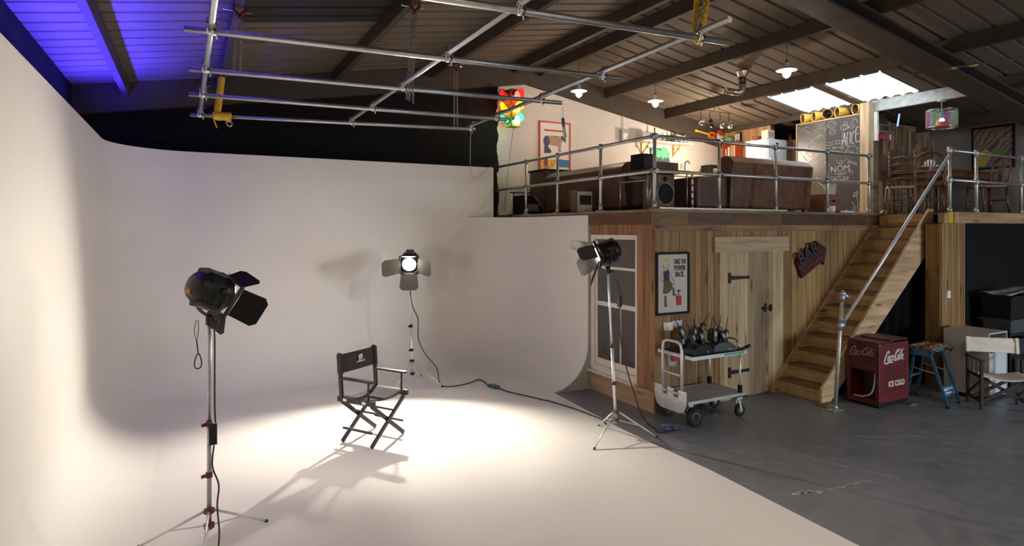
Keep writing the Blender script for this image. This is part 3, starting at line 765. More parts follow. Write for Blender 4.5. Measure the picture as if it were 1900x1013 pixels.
b = MB(); b.cyl((-.02, .10, .032), (.08, .06, .03), .028, n=12); b.cyl((.08, .06, .03), (.17, .03, .026), .018, n=12); b.build('socket', mat('grey_plug', (.12, .13, .14), .35), c2)

# ---------------------------------------------------------------- folding director's chair
def folding_chair(label, loc, rz, wm, cm, X_LEGS=True):
    t = thing('director_chair', label, 'chair', loc, rz)
    H, W, D = .455, .262, .20
    for s in (-1, 1):
        b = MB(); b.box((0, s*W, H), (.50, .035, .055)); b.build('side_rail', wm, t, bevel=.004)
        b = MB(); b.bar((-.20, s*(W+.002), H), (-.235, s*(W+.002), .93), .026, .042, (1, 0, 0)); b.build('back_post', wm, t, bevel=.003)
        b = MB(); b.cyl((.165, s*W, H), (.165, s*W, .665), .011, n=10); b.build('arm_post', wm, t)
        b = MB(); b.rbox((.0, s*W, .672), (.46, .055, .02), .02); b.build('armrest', wm, t, bevel=.003)
        b = MB(); b.bar((-D, s*.245, .15), (D, s*.245, .15), .016, .022); 
        b.build('stretcher', wm, t)
        b = MB()
        for x in (-.14, .12): b.box((x, s*(W+.0185), H), (.05, .004, .026)); b.box((x, s*(W-.0185), H), (.05, .004, .026))
        b.build('bracket', M['chrome'], t)
    for x in (-D, D):
        for s in (-1, 1):
            xx = x + s*.012
            b = MB(); b.bar((xx, -s*.27, .012), (xx, s*.245, H-.03), .044, .020, (1, 0, 0)); b.build('leg', wm, t, bevel=.003)
    b = MB(); b.bar((-D, -.10, .30), (D, -.10, .30), .014, .018); b.bar((-D, .10, .30), (D, .10, .30), .014, .018); b.build('cross_bar', wm, t)
    b = MB(); b.grid(lambda u, v: (-.215+.43*u, (-W+.01)+(2*W-.02)*v, H+.030-.035*math.sin(PI*v)), 6, 12, .004); b.build('seat', cm, t)
    b = MB()
    b.grid(lambda u, v: (-.214-.0145*(u)/.2*.2+.012*math.sin(PI*v)*.6, -W-.004+(2*W+.008)*v, .72+.195*u), 5, 14, .005)
    for s in (-1, 1): b.bar((-.216, s*(W+.002), .715), (-.232, s*(W+.002), .917), .036, .052, (1, 0, 0))
    back = b.build('backrest', cm, t)
    return t, back
YAWC = R(-57)
ch, back = folding_chair('black folding director chair alone on the white floor', (1.745, 6.43, FZC), YAWC, M['ebony'], M['black_fab'])
logo = MB(); TL = plane_T((-.197, .012, .845), (0, 1, 0), (0, 0, 1)) @ Rz(R(10))
logo.add([(-.028, -.028, 0), (.028, -.028, 0), (.028, .028, 0), (-.028, .028, 0), (-.028, -.028, .004), (.028, -.028, .004), (.028, .028, .004), (-.028, .028, .004)], [(3,2,1,0), (4,5,6,7), (0,1,5,4), (1,2,6,5), (2,3,7,6), (3,0,4,7)], False, TL)
lg = logo.build('printed_logo', mat('logo_white', (.85, .78, .74), .6), back)
logo = MB(); logo.box((-.008, -.004, .0045), (.024, .036, .003), TL); logo.build('logo_shade', mat('logo_orange', (.75, .38, .25), .6), lg)
logo = MB(); logo.box((.010, -.012, .0048), (.018, .018, .003), TL); logo.build('logo_block', mat('logo_grey', (.30, .24, .23), .6), lg)
logo = MB(); TL2 = plane_T((-.197, .018, .795), (0, 1, 0), (0, 0, 1)); x = -.062
while x < .062:
    w_ = random.choice((.004, .006, .007)); h_ = random.choice((.010, .010, .015)); logo.box((x+w_/2, h_/2, .002), (w_, h_, .003), TL2); x += w_+.0025
logo.build('printed_lettering', mat('logo_letters', (.8, .78, .75), .6), back)

# cream safari chair at the right edge
def safari_chair(label, loc, rz):
    t = thing('director_chair', label, 'chair', loc, rz)
    W, D = .27, .20; wm = M['darkwood']
    for s in (-1, 1):
        for x in (-D, D):
            b = MB(); b.bx(x-.02, x+.02, s*W-.016, s*W+.016, 0, .60); b.build('leg', wm, t, bevel=.003)
        b = MB(); b.bx(-D-.03, D+.05, s*W-.028, s*W+.028, .602, .622); b.build('armrest', wm, t, bevel=.004)
        b = MB()
        for z_ in (.40, .10): b.bx(-D, D, s*W-.01, s*W+.01, z_-.015, z_+.015)
        b.bar((-D, s*W, .12), (D, s*W, .38), .014, .022)
        for x in (-.07, .06): b.bx(x-.008, x+.008, s*W-.008, s*W+.008, .40, .602)
        b.build('side_slats', wm, t)
        b = MB(); b.bar((-D, s*W, .60), (-D-.03, s*W, .84), .024, .034, (1, 0, 0)); b.build('back_post', wm, t)
    for x in (-.12, .13):
        for s in (-1, 1):
            b = MB(); b.bar((x+s*.012, -s*.25, .09), (x+s*.012, s*.25, .40), .038, .02, (1, 0, 0)); b.build('cross_leg', wm, t)
    b = MB(); b.grid(lambda u, v: (-.20+.42*u, -W+.005+(2*W-.01)*v, .425-.045*math.sin(PI*v)), 6, 14, .004); b.build('seat', M['canvas'], t)
    b = MB(); b.grid(lambda u, v: (-D-.004-.028*u+.012*math.sin(PI*v)+.004*math.sin(u*9+v*3), -W-.016+(2*W+.032)*v, .655+.185*u), 8, 16, .004)
    for s in (-1, 1): b.bar((-D-.008, s*(W+.0), .65), (-D-.033, s*W, .845), .034, .046, (1, 0, 0))
    b.build('backrest', M['canvas'], t)
    return t
safari_chair('cream canvas director chair with dark wooden frame before the white cabinet', (9.01, 3.87, 0), R(-135))

# ---------------------------------------------------------------- equipment trolley
t = thing('equipment_trolley', 'two-tier aluminium trolley parked before the plank wall', 'trolley', (5.40, 5.36, 0))
M['deckgrey'] = mat('grey_carpet_deck', (.33, .33, .335), .9, var=.25, vscale=60, bump=.4, bscale=200)
b = MB(); b.bx(-.46, .42, -.27, .25, .285, .302); b.build('lower_deck', M['deckgrey'], t)
b = MB(); b.bx(-.47, .43, -.285, -.271, .27, .305); b.bx(-.47, .43, .251, .265, .27, .305); b.bx(.4302, .444, -.284, .264, .271, .304); b.build('deck_frame', M['alu'], t)
b = MB(); b.bx(-.40, .44, -.285, .265, .785, .80); b.build('upper_shelf', mat('black_shelf_mat', (.04, .04, .042), .7), t)
b = MB(); b.bx(-.412, .452, -.297, -.2855, .765, .805); b.bx(-.412, .452, .2655, .277, .765, .805); b.bx(-.4115, -.4005, -.2854, .2654, .7655, .8045); b.bx(.4405, .4515, -.2854, .2654, .7655, .8045); b.build('shelf_edging', M['alu'], t)
b = MB(); b.bx(.08, .40, -.301, -.2975, .778, .797); b.build('green_tape', mat('green_tape', (.03, .36, .14), .45), t)
b = MB(); b.bx(-.418, -.4125, -.17, -.13, .77, .80); b.build('purple_tape', mat('purple_tape', (.09, .06, .30), .45), t)
b = MB(); X = -.475
b.tube([(X, -.19, .25), (X, -.19, .86), (X, -.17, .935), (X, -.11, .955), (X, .04, .955), (X, .10, .935), (X, .12, .86), (X, .12, .25)], .017, n=10)
b.cyl((X, -.19, .58), (X, .12, .58), .013); b.cyl((X, -.19, .80), (X, .12, .80), .008)
b.build('handle_frame', M['alu_white'], t)
b = MB()
b.prism([(-.29, .27), (-.25, .19), (-.18, .16), (.12, .16), (.19, .19), (.23, .27), (.23, .42), (.10, .42), (.10, .33), (.02, .33), (.02, .42), (-.08, .42), (-.08, .33), (-.16, .33), (-.16, .42), (-.29, .42)][::-1], (X-.028, 0, 0), (0, 1, 0), (0, 0, 1), .006)
b.build('end_plate', M['alu'], t)
b = MB()
for y in (-.12, .06): b.cyl((X-.035, y-.05, .38), (X-.035, y+.05, .38), .012)
b.build('pull_grip', M['alu_white'], t)
for (x, y) in ((.39, -.25), (.39, .23)):
    b = MB(); b.cyl((x, y, .302), (x, y, .786), .0125); b.build('post', M['alu_white'], t)
    b = MB(); b.rbox((x, y, .345), (.045, .045, .09), .01); b.build('post_socket', M['black'], t)
b = MB(); X2 = .425
b.tube([(X2, -.20, .80), (X2, -.20, .86), (X2, -.15, .92), (X2, .10, .92), (X2, .17, .86), (X2, .17, .80)], .012, n=10); b.build('rear_hoop', M['chrome'], t)
b = MB(); b.cyl((.44, -.21, .80), (.54, -.24, .835), .016); b.cyl((.51, -.232, .825), (.56, -.248, .845), .02); b.build('side_grip', M['rubber'], t)
b = MB(); b.bx(.30, .47, -.28, .26, .255, .27); b.build('rear_bracket', M['black'], t)
for y, s in ((-.235, -1), (.215, 1)):
    w_ = MB(); r0 = .105; c = (-.33, y, .108)
    T = Tr(*c) @ Rx(PI/2)
    w_.lathe([(.055, -.035), (.09, -.042), (r0, -.028), (r0+.002, 0), (r0, .028), (.09, .042), (.055, .035)], 28, T); wh = w_.build('wheel', M['rubber'], t)
    w_ = MB(); w_.lathe([(.001, -.03), (.03, -.03), (.055, -.036), (.056, .036), (.03, .03), (.001, .03)], 20, T); w_.build('hub', M['galv_pale'], wh)
b = MB(); b.cyl((-.33, -.20, .108), (-.33, .18, .108), .01); b.bx(-.36, -.30, -.19, -.16, .1, .285); b.bx(-.36, -.30, .14, .17, .1, .285); b.build('axle', M['galv_pale'], t)
for y in (-.21, .19):
    T = Tr(.43, y, .078) @ Rx(PI/2)
    w_ = MB(); w_.lathe([(.03, -.018), (.07, -.02), (.077, -.01), (.077, .01), (.07, .02), (.03, .018)], 24, T); wh = w_.build('wheel', M['rubber'], t)
    w_ = MB(); w_.lathe([(.001, -.02), (.03, -.02), (.03, .02), (.001, .02)], 16, T); w_.build('hub', M['galv_pale'], wh)
    b = MB()
    for s in (-1, 1): b.bar((.43, y+s*.026, .078), (.395, y+s*.026, .22), .004, .03, (1, 0, 0))
    b.bx(.35, .44, y-.035, y+.035, .218, .255); b.build('caster_fork', M['galv_pale'], t)
# walkie-talkie chargers and radios on the top shelf
SZ = .801
M['radio'] = mat('radio_black', (.010, .010, .011), .42)
M['lcd'] = mat('radio_label', (.42, .40, .35), .5)
def charger(label, x, y, rz):
    t = thing('charging_tray', label, 'charger', (5.40+x, 5.36+y, SZ), rz, 'radio chargers on the trolley')
    b = MB(); b.prism([(-.17, 0), (.17, 0), (.17, .05), (.08, .105), (-.08, .115), (-.17, .07)], (0, .08, 0), (1, 0, 0), (0, 0, 1), .16); b.build('tray', M['radio'], t, bevel=.006)
    b = MB(); b.box((.06, -.083, .03), (.03, .002, .014)); b.build('maker_plate', M['lcd'], t)
    return t
charger('black charging tray at the front left of the trolley shelf', -.19, -.165, R(8))
charger('black charging tray beside the green tape on the trolley shelf', .18, -.15, R(-6))
charger('black charging tray at the back of the trolley shelf', .02, .13, R(4))
def radio_proto(label, loc, rot):
    t = thing('walkie_talkie', label, 'radio', loc, 0, 'radios heaped on the trolley')
    t.rotation_euler = rot
    b = MB(); b.rbox((0, 0, .07), (.064, .040, .145), .01); b.build('casing', M['radio'], t, bevel=.003)
    b = MB(); b.cyl((-.016, 0, .142), (-.016, 0, .165), .009); b.cyl((-.016, 0, .165), (-.016, 0, .31), .005, .0035, n=8); b.build('antenna', M['rubber'], t)
    b = MB(); b.cyl((.014, 0, .142), (.014, 0, .16), .009, n=10); b.build('knob', M['rubber'], t)
    b = MB(); b.box((0, -.0215, .09), (.034, .003, .05)); b.build('label_plate', M['lcd'], t)
    return t
RL = ['leftmost black radio, propped beside the trolley handle', 'black radio with a pale label in the front left charger', 'second black radio standing in the front left charger', 'black radio leaning back behind the front chargers', 'black radio tilted right in the middle of the heap',
      'black radio with a pale label in the middle of the heap', 'black radio lying across the top of the heap', 'black radio with a red tipped aerial behind the green tape', 'black radio leaning left behind the green tape', 'rightmost black radio, its aerial leaning to the right', 'black radio at the back right of the heap', 'black radio at the back left of the heap']
RP = [(-.335, -.06, .03, 0, -.22, .2), (-.24, -.16, .075, -.3, -.12, .3), (-.10, -.15, .08, -.25, -.25, .2), (-.02, .08, .09, -.15, .25, 0), (.03, -.01, .06, -.3, .5, .4),
      (.10, -.13, .08, -.3, .22, -.2), (.07, .10, .15, .1, .75, .2), (.20, -.08, .09, -.2, .35, -.3), (.24, -.17, .06, -.35, -.2, .1), (.325, -.08, .05, -.2, .38, -.1), (.26, .10, .04, -.1, .3, 0), (-.14, .12, .09, -.2, -.3, 0)]
pr = None
for lb, (x, y, z_, a, bb_, c) in zip(RL, RP):
    loc = (5.40+x, 5.36+y, SZ+z_+.025)
    if pr is None: pr = r_ = radio_proto(lb, loc, (a, bb_, c))
    else: r_ = dup(pr, loc, None, lb); r_.rotation_euler = (a, bb_, c)
b = MB(); b.tube([(5.30, 5.42, .92), (5.33, 5.40, 1.03), (5.42, 5.38, 1.07), (5.50, 5.36, 1.03), (5.56, 5.34, .98), (5.63, 5.36, 1.01), (5.70, 5.36, .95)], .005, sub=5)
tagged(b, 'earpiece_cable', M['cable'], 'thin black cable looping over the heap of radios', 'cable')

# ---------------------------------------------------------------- on the cabin wall
t = thing('framed_poster', 'black framed drawing of a kilted boy with the words take the power back', 'poster', (5.275, CYW-.045, 1.575))
W, H = .27, .385
b = MB(); 
for s in (-1, 1): b.box((s*(W-.014), 0, 0), (.028, .03, 2*H)); b.box((0, 0, s*(H-.014)), (2*W-.056, .03, .028))
b.build('frame', M['black'], t)
pc = MB().box((0, .004, 0), (2*W-.05, .012, 2*H-.05)).build('print', mat('poster_paper', (.55, .52, .47), .7, var=.06, vscale=200), t)
PT = plane_T((0, -.003, 0), (1, 0, 0), (0, 0, 1))
FLATN = [0]
def flat(name, polys, m, parent, T, d=.003):
    FLATN[0] += 1; d = .0025+.0006*(FLATN[0] % 8)
    b = MB(T)
    for p in polys: b.prism(p, (0, 0, 0), (1, 0, 0), (0, 1, 0), d)
    return b.build(name, m, parent)
def stroke(b, pts, r, T, sub=4): b.tube([(p[0], p[1], .0065) for p in pts], r, n=5, T=T, sub=sub)
INK = mat('poster_ink', (.03, .025, .03), .7)
k = .5
flat('hair', [[(-.165, .20), (-.15, .26), (-.13, .30), (-.10, .315), (-.07, .30), (-.055, .26), (-.075, .27), (-.10, .255), (-.13, .27), (-.15, .24)]], mat('poster_yellow', (.62, .52, .09), .7), pc, PT)
flat('vest', [[(-.14, .165), (-.115, .14), (-.09, .17), (-.065, .16), (-.05, .03), (-.145, .03), (-.15, .10)]], mat('poster_navy', (.03, .03, .05), .7), pc, PT)
flat('kilt', [[(-.145, .03), (-.05, .03), (0, -.01), (-.02, -.08), (-.08, -.12), (-.16, -.12), (-.15, -.05)]], mat('poster_kilt', (.11, .10, .035), .7, var=.5, vscale=60), pc, PT)
flat('boots', [[(-.14, -.155), (-.105, -.155), (-.10, -.25), (-.09, -.28), (-.14, -.285), (-.135, -.24)], [(-.005, -.055), (.025, -.05), (.03, -.13), (.06, -.14), (.06, -.155), (.0, -.155)]], mat('poster_grey', (.12, .10, .10), .7), pc, PT)
flat('can', [[(.05, -.155), (.14, -.16), (.135, -.275), (.06, -.275)]], mat('poster_red', (.42, .03, .03), .7), pc, PT)
flat('plunger', [[(.07, -.085), (.125, -.085), (.125, -.105), (.07, -.105)], [(.094, -.105), (.10, -.105), (.10, -.155), (.094, -.155)]], INK, pc, PT)
b = MB()
for p in ([(-.15, .23), (-.15, .20), (-.13, .175), (-.105, .17), (-.08, .185), (-.07, .22), (-.068, .25)], [(-.145, .155), (-.18, .11), (-.205, .06), (-.17, .03), (-.15, .005)], [(-.06, .15), (-.03, .10), (-.01, .06), (.02, .03), (.025, .0), (.01, -.02)], [(-.13, -.12), (-.13, -.155)], [(-.115, -.12), (-.115, -.155)], [(-.125, .20), (-.11, .19), (-.10, .20)]): stroke(b, p, .0018, PT)
b.build('outline', INK, pc)
for s, y, sz in (('TAKE THE', .262, .088), ('POWER', .183, .092), ('BACK.', .105, .092)):
    vs, fs = text_mesh(s, sz, .0015, .0008)
    MB(PT @ Tr(.115, y, .003) @ Matrix.Diagonal((.50 if s == 'TAKE THE' else .58, 1, 1, 1))).add(vs, fs).build('lettering', INK, pc)

t = thing('wall_socket', 'white double switch and socket plate left of the trolley heap', 'socket', (5.28, CYW-.03, 1.05))
b = MB(); b.rbox((-.075, -.012, 0), (.11, .05, .10), .006, axis='y'); b.build('box', M['white'], t)
b = MB(); b.rbox((.07, 0, .015), (.17, .03, .085), .006, axis='y'); b.build('faceplate', M['alu'], t)
b = MB()
for x in (.035, .105): b.box((x, -.017, .015), (.04, .006, .03)); b.box((x-.028, -.017, .04), (.012, .006, .014))
b.build('socket_face', M['white'], t)
t = thing('red_switch', 'red round switch on a white box low on the plank wall', 'switch', (5.27, CYW-.03, .645))
b = MB(); b.rbox((0, 0, 0), (.12, .04, .18), .008, axis='y'); b.build('box', mat('grey_box', (.45, .43, .42), .5), t)
b = MB(); b.cyl((.015, -.015, .01), (.015, -.05, .01), .042); b.build('button', mat('red_button', (.45, .02, .02), .4), t)
# BAR arrow sign
t = thing('arrow_sign', 'dark red arrow sign with the letters BAR pointing right', 'sign', (7.86, CYW-.055, 1.83), 0)
M['sign_red'] = mat('sign_red', (.060, .010, .012), .5, .2, var=.3, vscale=20)
ST = plane_T((0, 0, 0), (1, 0, 0), (0, 0, 1)) @ Rz(R(27))
b = MB(ST); b.prism([(-.30, -.16), (.20, -.16), (.20, -.22), (.36, -.03), (.20, .17), (.20, .10), (-.30, .10)], (0, 0, -.02), (1, 0, 0), (0, 1, 0), .045); b.build('arrow_board', M['sign_red'], t)
vs, fs = text_mesh('BAR', .25, .02, .004)
MB(ST @ Tr(-.06, .10, .03)).add(vs, fs).build('letters', mat('sign_letter', (.040, .022, .022), .5), t)
b = MB(ST)
for x in range(9): b.ball((-.24+x*.062, -.085+ (.05 if x > 8 else 0), .028), .010, 8, 6)
b.build('bulbs', mat('sign_bulbs', (.30, .18, .17), .3), t)
t = thing('light_switch', 'white light switch on the pine pier', 'switch', (9.57, 4.735, 1.31))
MB().rbox((0, 0, 0), (.086, .02, .1), .006, axis='y').build('plate', M['white'], t); MB().box((0, -.013, .0), (.03, .008, .05)).build('rocker', M['white'], t)

# ---------------------------------------------------------------- staircase
t = thing('staircase', 'open pine staircase climbing along the plank wall to the mezzanine', 'stairs', (7.2, 5.36, 0))
NR, RISE, RUN, Y0s, Y1s = 13, MZ/13, .2075, -.30, .335
M['tread'] = wood('tread_boards', [(.27, .155, .07), (.23, .13, .055), (.3, .18, .08)], 'y')
M['riser'] = wood('riser_boards', [(.60, .41, .18), (.54, .36, .155)], 'y', knots=False)
M['string'] = wood('string_boards', [(.68, .47, .27), (.64, .43, .24)], 'x')
for k in range(NR):
    b = MB(); b.bx(RUN*k, RUN*k+.018, Y0s, Y1s, RISE*k+.003, RISE*(k+1)-.028); b.build('riser', M['riser'], t)
    if k < NR-1:
        b = MB(); b.bx(RUN*k-.02, RUN*(k+1)+.017, Y0s, Y1s, RISE*(k+1)-.027, RISE*(k+1)); b.build('tread', M['tread'], t, bevel=.005)
for y, nm in ((-.338, 'outer_string'), (.338, 'wall_string')):
    s0 = RISE/RUN
    poly = [(-.05, 0), (.12, 0), (2.52, s0*2.52-.30), (2.52, MZ+.05), (2.42, MZ+.05), (-.05, .19)]
    b = MB(); b.prism(poly, (0, y+.018, 0), (1, 0, 0), (0, 0, 1), .036); b.build(nm, M['string'], t, bevel=.004)
b = MB(); b.bx(-.16, .10, -.46, -.362, 0, .02); b.build('foot_block', M['tread'], t)
# black drape and store under the stairs
M['drape'] = mat('black_drape', (.006, .006, .007), .95, spec=.05)
b = MB(); s0 = RISE/RUN
def dr(u, v):
    x = 8.0+1.38*u; top = s0*(x-7.2)-.26
    return (x, 5.12+.03*math.sin(u*34)+.012*math.sin(u*71+2), .012+(min(top, 2.28)-.012)*v)
b.grid(dr, 60, 6, .004); tagged(b, 'black_drape', M['drape'], 'black drape closing off the space under the staircase', 'drape')
# ---------------------------------------------------------------- tube rails
def rail_fit(b, p, r=.032, h=.05, ax='z'):
    d = {'z': (0, 0, h), 'x': (h, 0, 0), 'y': (0, h, 0)}[ax]
    b.cyl((p[0]-d[0], p[1]-d[1], p[2]-d[2]), (p[0]+d[0], p[1]+d[1], p[2]+d[2]), r, n=14)
RT, RM = MZ+.90, MZ+.47
t = thing('guard_rail', 'galvanised tube guard rail round the corner of the mezzanine', 'railing', (5.07, 5.79, MZ))
O = Tr(-5.07, -5.79, -MZ)
b = MB(O); b.cyl((5.07, 5.79, RT), (9.46, 5.79, RT), .0215); b.cyl((5.07, 5.79, RT), (5.07, YB-.02, RT), .0215); b.build('top_rail', M['galv'], t)
b = MB(O); b.cyl((5.07, 5.79, RM), (9.46, 5.79, RM), .0215); b.cyl((5.07, 5.79, RM), (5.07, YB-.02, RM), .0215); b.build('middle_rail', M['galv_pale'], t)
for (x, y) in ((5.07, 5.79), (6.17, 5.79), (7.27, 5.79), (8.40, 5.79), (9.42, 5.79), (5.07, 6.90), (5.07, 8.02), (5.07, 9.02)):
    b = MB(O); b.cyl((x, y, MZ+.006), (x, y, RT), .0215); b.build('post', M['galv_pale'], t)
    for z_ in (RT, RM):
        b = MB(O); rail_fit(b, (x, y, z_), .029, .035)
        if y == 5.79: rail_fit(b, (x, y, z_), .029, .05, 'x')
        if x == 5.07: rail_fit(b, (x, y, z_), .029, .05, 'y')
        b.build('tube_fitting', M['galv'], t)
    b = MB(O); b.cyl((x, y, MZ+.002), (x, y, MZ+.09), .029); b.bx(x-.06, x+.06, y-.035, y+.035, MZ+.001, MZ+.012); b.build('base_flange', M['galv_pale'], t)
b = MB(O); b.bx(5.05, 7.35, 5.665, 5.70, MZ+.001, MZ+.02); b.build('toe_strip', M['galv_pale'], t)
t = thing('guard_rail', 'short galvanised tube rail right of the stair head', 'railing', (9.78, 4.82, MZ))
O = Tr(-9.78, -4.82, -MZ)
b = MB(O); b.cyl((9.78, 4.82, RT), (12.7, 4.82, RT), .0215); b.build('top_rail', M['galv'], t)
b = MB(O); b.cyl((9.78, 4.82, RM), (12.7, 4.82, RM), .0215); b.build('middle_rail', M['galv'], t)
for x in (9.78, 10.52, 11.9):
    b = MB(O); b.cyl((x, 4.82, MZ+.004), (x, 4.82, RT), .0225); b.build('post', M['galv_pale'], t)
    for z_ in (RT, RM): b = MB(O); rail_fit(b, (x, 4.82, z_), .03, .05); rail_fit(b, (x+.02, 4.82, z_), .03, .05, 'x'); b.build('tube_fitting', M['galv_pale'], t)
    b = MB(O); rail_fit(b, (x, 4.82, MZ+.03), .032, .026); b.build('base_flange', M['galv_pale'], t)
t = thing('stair_handrail', 'galvanised tube handrail sloping up the open side of the stairs', 'railing', (7.07, 4.76, 0))
O = Tr(-7.07, -4.76, 0)
b = MB(O); b.cyl((7.10, 4.79, .004), (7.24, 4.79, 1.38), .023); b.build('post', M['galv_pale'], t)
b = MB(O); b.cyl((7.27, 4.80, 1.06), (9.74, 4.82, RT-.10), .0215); b.build('handrail', M['alu_white'], t)
b = MB(O); b.cyl((7.24, 4.79, 1.33), (7.25, 4.79, 1.44), .034); b.ball((7.25, 4.79, 1.435), .04); b.cyl((7.25, 4.79, 1.43), (7.33, 4.77, 1.38), .032); b.build('tube_fitting', M['galv'], t)
b = MB(O); b.cyl((7.19, 4.79, .98), (7.215, 4.79, 1.10), .032); b.cyl((7.2, 4.79, 1.0), (7.30, 4.80, 1.09), .03)
b.build('tube_fitting', M['galv'], t)
b = MB(O); b.cyl((7.10, 4.79, .002), (7.105, 4.79, .05), .034); b.box((7.07, 4.77, .006), (.2, .1, .008)); b.build('base_flange', M['galv'], t)
# ================================================================ RIGHT-HAND SIDE
M['cola_red'] = mat('cooler_red', (.125, .013, .017), .42, .1, var=.3, vscale=7)
M['cola_dark'] = mat('cooler_dark_red', (.085, .012, .012), .5, .1, var=.4, vscale=9)
M['letter'] = mat('worn_white_lettering', (.62, .55, .52), .6, var=.25, vscale=50)
t = thing('drinks_cooler', 'red vintage drinks cooler with white script lettering under the stairs', 'cooler', (7.905, 4.74, 0))
hx, hy = .325, .21
b = MB(); b.rbox((0, -hy+.012, .4175), (2*hx, .024, .695), .012, axis='z'); b.bx(hx-.02, hx, -hy+.026, hy, .07, .764); b.bx(-hx, hx-.022, hy-.02, hy, .07, .764); b.bx(-hx+.01, hx, -hy+.02, hy, .07, .10)
b.rbox((0, 0, .7845), (2*hx, 2*hy, .036), .03)
b.build('body', M['cola_red'], t, bevel=.008)
b = MB(); b.bx(-hx, -hx+.02, -hy+.024, hy-.02, .46, .77); b.bx(-hx, -hx+.02, -hy+.024, -hy+.045, .09, .46); b.bx(-hx, -hx+.02, hy-.05, hy-.02, .09, .46); b.bx(-hx-.004, -hx+.02, -hy, hy, .04, .10); b.build('side_panel', M['cola_dark'], t)
b = MB(); b.bx(-hx+.02, hx-.02, -hy+.026, hy-.022, .44, .455); b.bx(-.02, -.01, -hy+.03, hy-.03, .1, .44); b.build('inner_box', mat('cooler_inside', (.035, .018, .012), .7), t)
for x0, x1, dz in ((-hx+.01, .0, 0), (-.06, hx-.01, .018)):
    b = MB(); b.bx(x0, x1, -hy+.015, hy-.015, .803+dz, .82+dz); b.build('lid', M['cola_dark'], t, bevel=.004)
b = MB(); b.bx(-hx+.02, hx-.02, -hy+.02, hy-.02, 0, .07); b.build('plinth', M['black'], t)
b = MB(); b.bx(-hx-.001, hx+.001, -hy-.004, -hy, .135, .15)
for k in range(9): b.bx(-.22+k*.055, -.212+k*.055, -hy-.003, -hy, .16, .52)
b.build('ribs', M['cola_dark'], t)
def script(b, T, sc, r):
    def S(pts, rr=r, sub=4): b.tube([((p[0]+.28*p[1])*sc, p[1]*sc, 0) for p in pts], rr, n=6, T=T, sub=sub)
    def ell(cx, cy, rx, ry, a0=0, a1=2*PI): return [(cx+rx*math.cos(a0+(a1-a0)*k/10), cy+ry*math.sin(a0+(a1-a0)*k/10)) for k in range(11)]
    S([(.95, 1.55), (1.0, 1.95), (.7, 2.0), (.25, 1.4), (.02, .6), (.1, -.1), (.5, -.35), (1.2, -.22), (2.0, -.15), (2.7, -.25)], r*1.35)
    S(ell(1.25, .6, .27, .5)); S(ell(1.95, .6, .25, .5, .8, 5.4)); S(ell(2.6, .6, .25, .48)); S([(2.88, 1.05), (2.84, .4), (2.9, .1), (3.1, .15)])
    S([(4.0, 1.5), (4.1, 1.95), (3.8, 2.05), (3.45, 1.5), (3.3, .7), (3.5, .1), (3.85, .1), (3.95, .5)], r*1.35)
    S([(3.85, 2.0), (4.6, 2.15), (5.4, 1.9), (6.0, 2.1)], r*.7)
    S(ell(4.55, .6, .26, .5)); S([(5.0, .3), (5.25, 1.2), (5.3, 1.75), (5.12, 1.75), (5.08, .9), (5.15, .15), (5.35, .15)]); S(ell(5.8, .6, .25, .48)); S([(6.1, 1.05), (6.05, .4), (6.1, .1), (6.35, .2)])
b = MB(); script(b, plane_T((-.225, -hy-.002, .575), (1, 0, 0), (0, 0, 1)), .064, .0085); b.build('script_lettering', M['letter'], t)
vs, fs = text_mesh('ICE COLD', .095, .002, .0035)
MB(plane_T((.04, -hy-.003, .285), (1, 0, 0), (0, 0, 1)) @ Matrix.Diagonal((.82, 1, 1, 1))).add(vs, fs).build('lettering', M['letter'], t)
b = MB(); script(b, plane_T((-hx-.001, .165, .64), (0, -1, 0), (0, 0, 1)), .048, .0055); b.build('faded_lettering', mat('faded_lettering', (.34, .24, .21), .7, var=.4, vscale=60), t)
b = MB(); b.tube([(-hx+.03, -.14, .43), (-hx+.0, -.15, .30), (-hx-.02, -.12, .18), (-hx-.03, -.02, .125), (-hx-.02, .10, .115)], .009, sub=5); b.build('hose', mat('grey_hose', (.50, .48, .42), .5), t)
b = MB(); b.box((0, 0, .006), (.16, .07, .008)); b.box((-.02, .0, .018), (.05, .03, .016)); b.box((.05, -.02, .013), (.04, .02, .008))
o = tagged(b, 'metal_bracket', M['galv'], 'small loose metal bracket on the floor at the foot of the red cooler', 'bracket'); o.location = (8.16, 4.44, 0); o.rotation_euler = (0, 0, R(20))

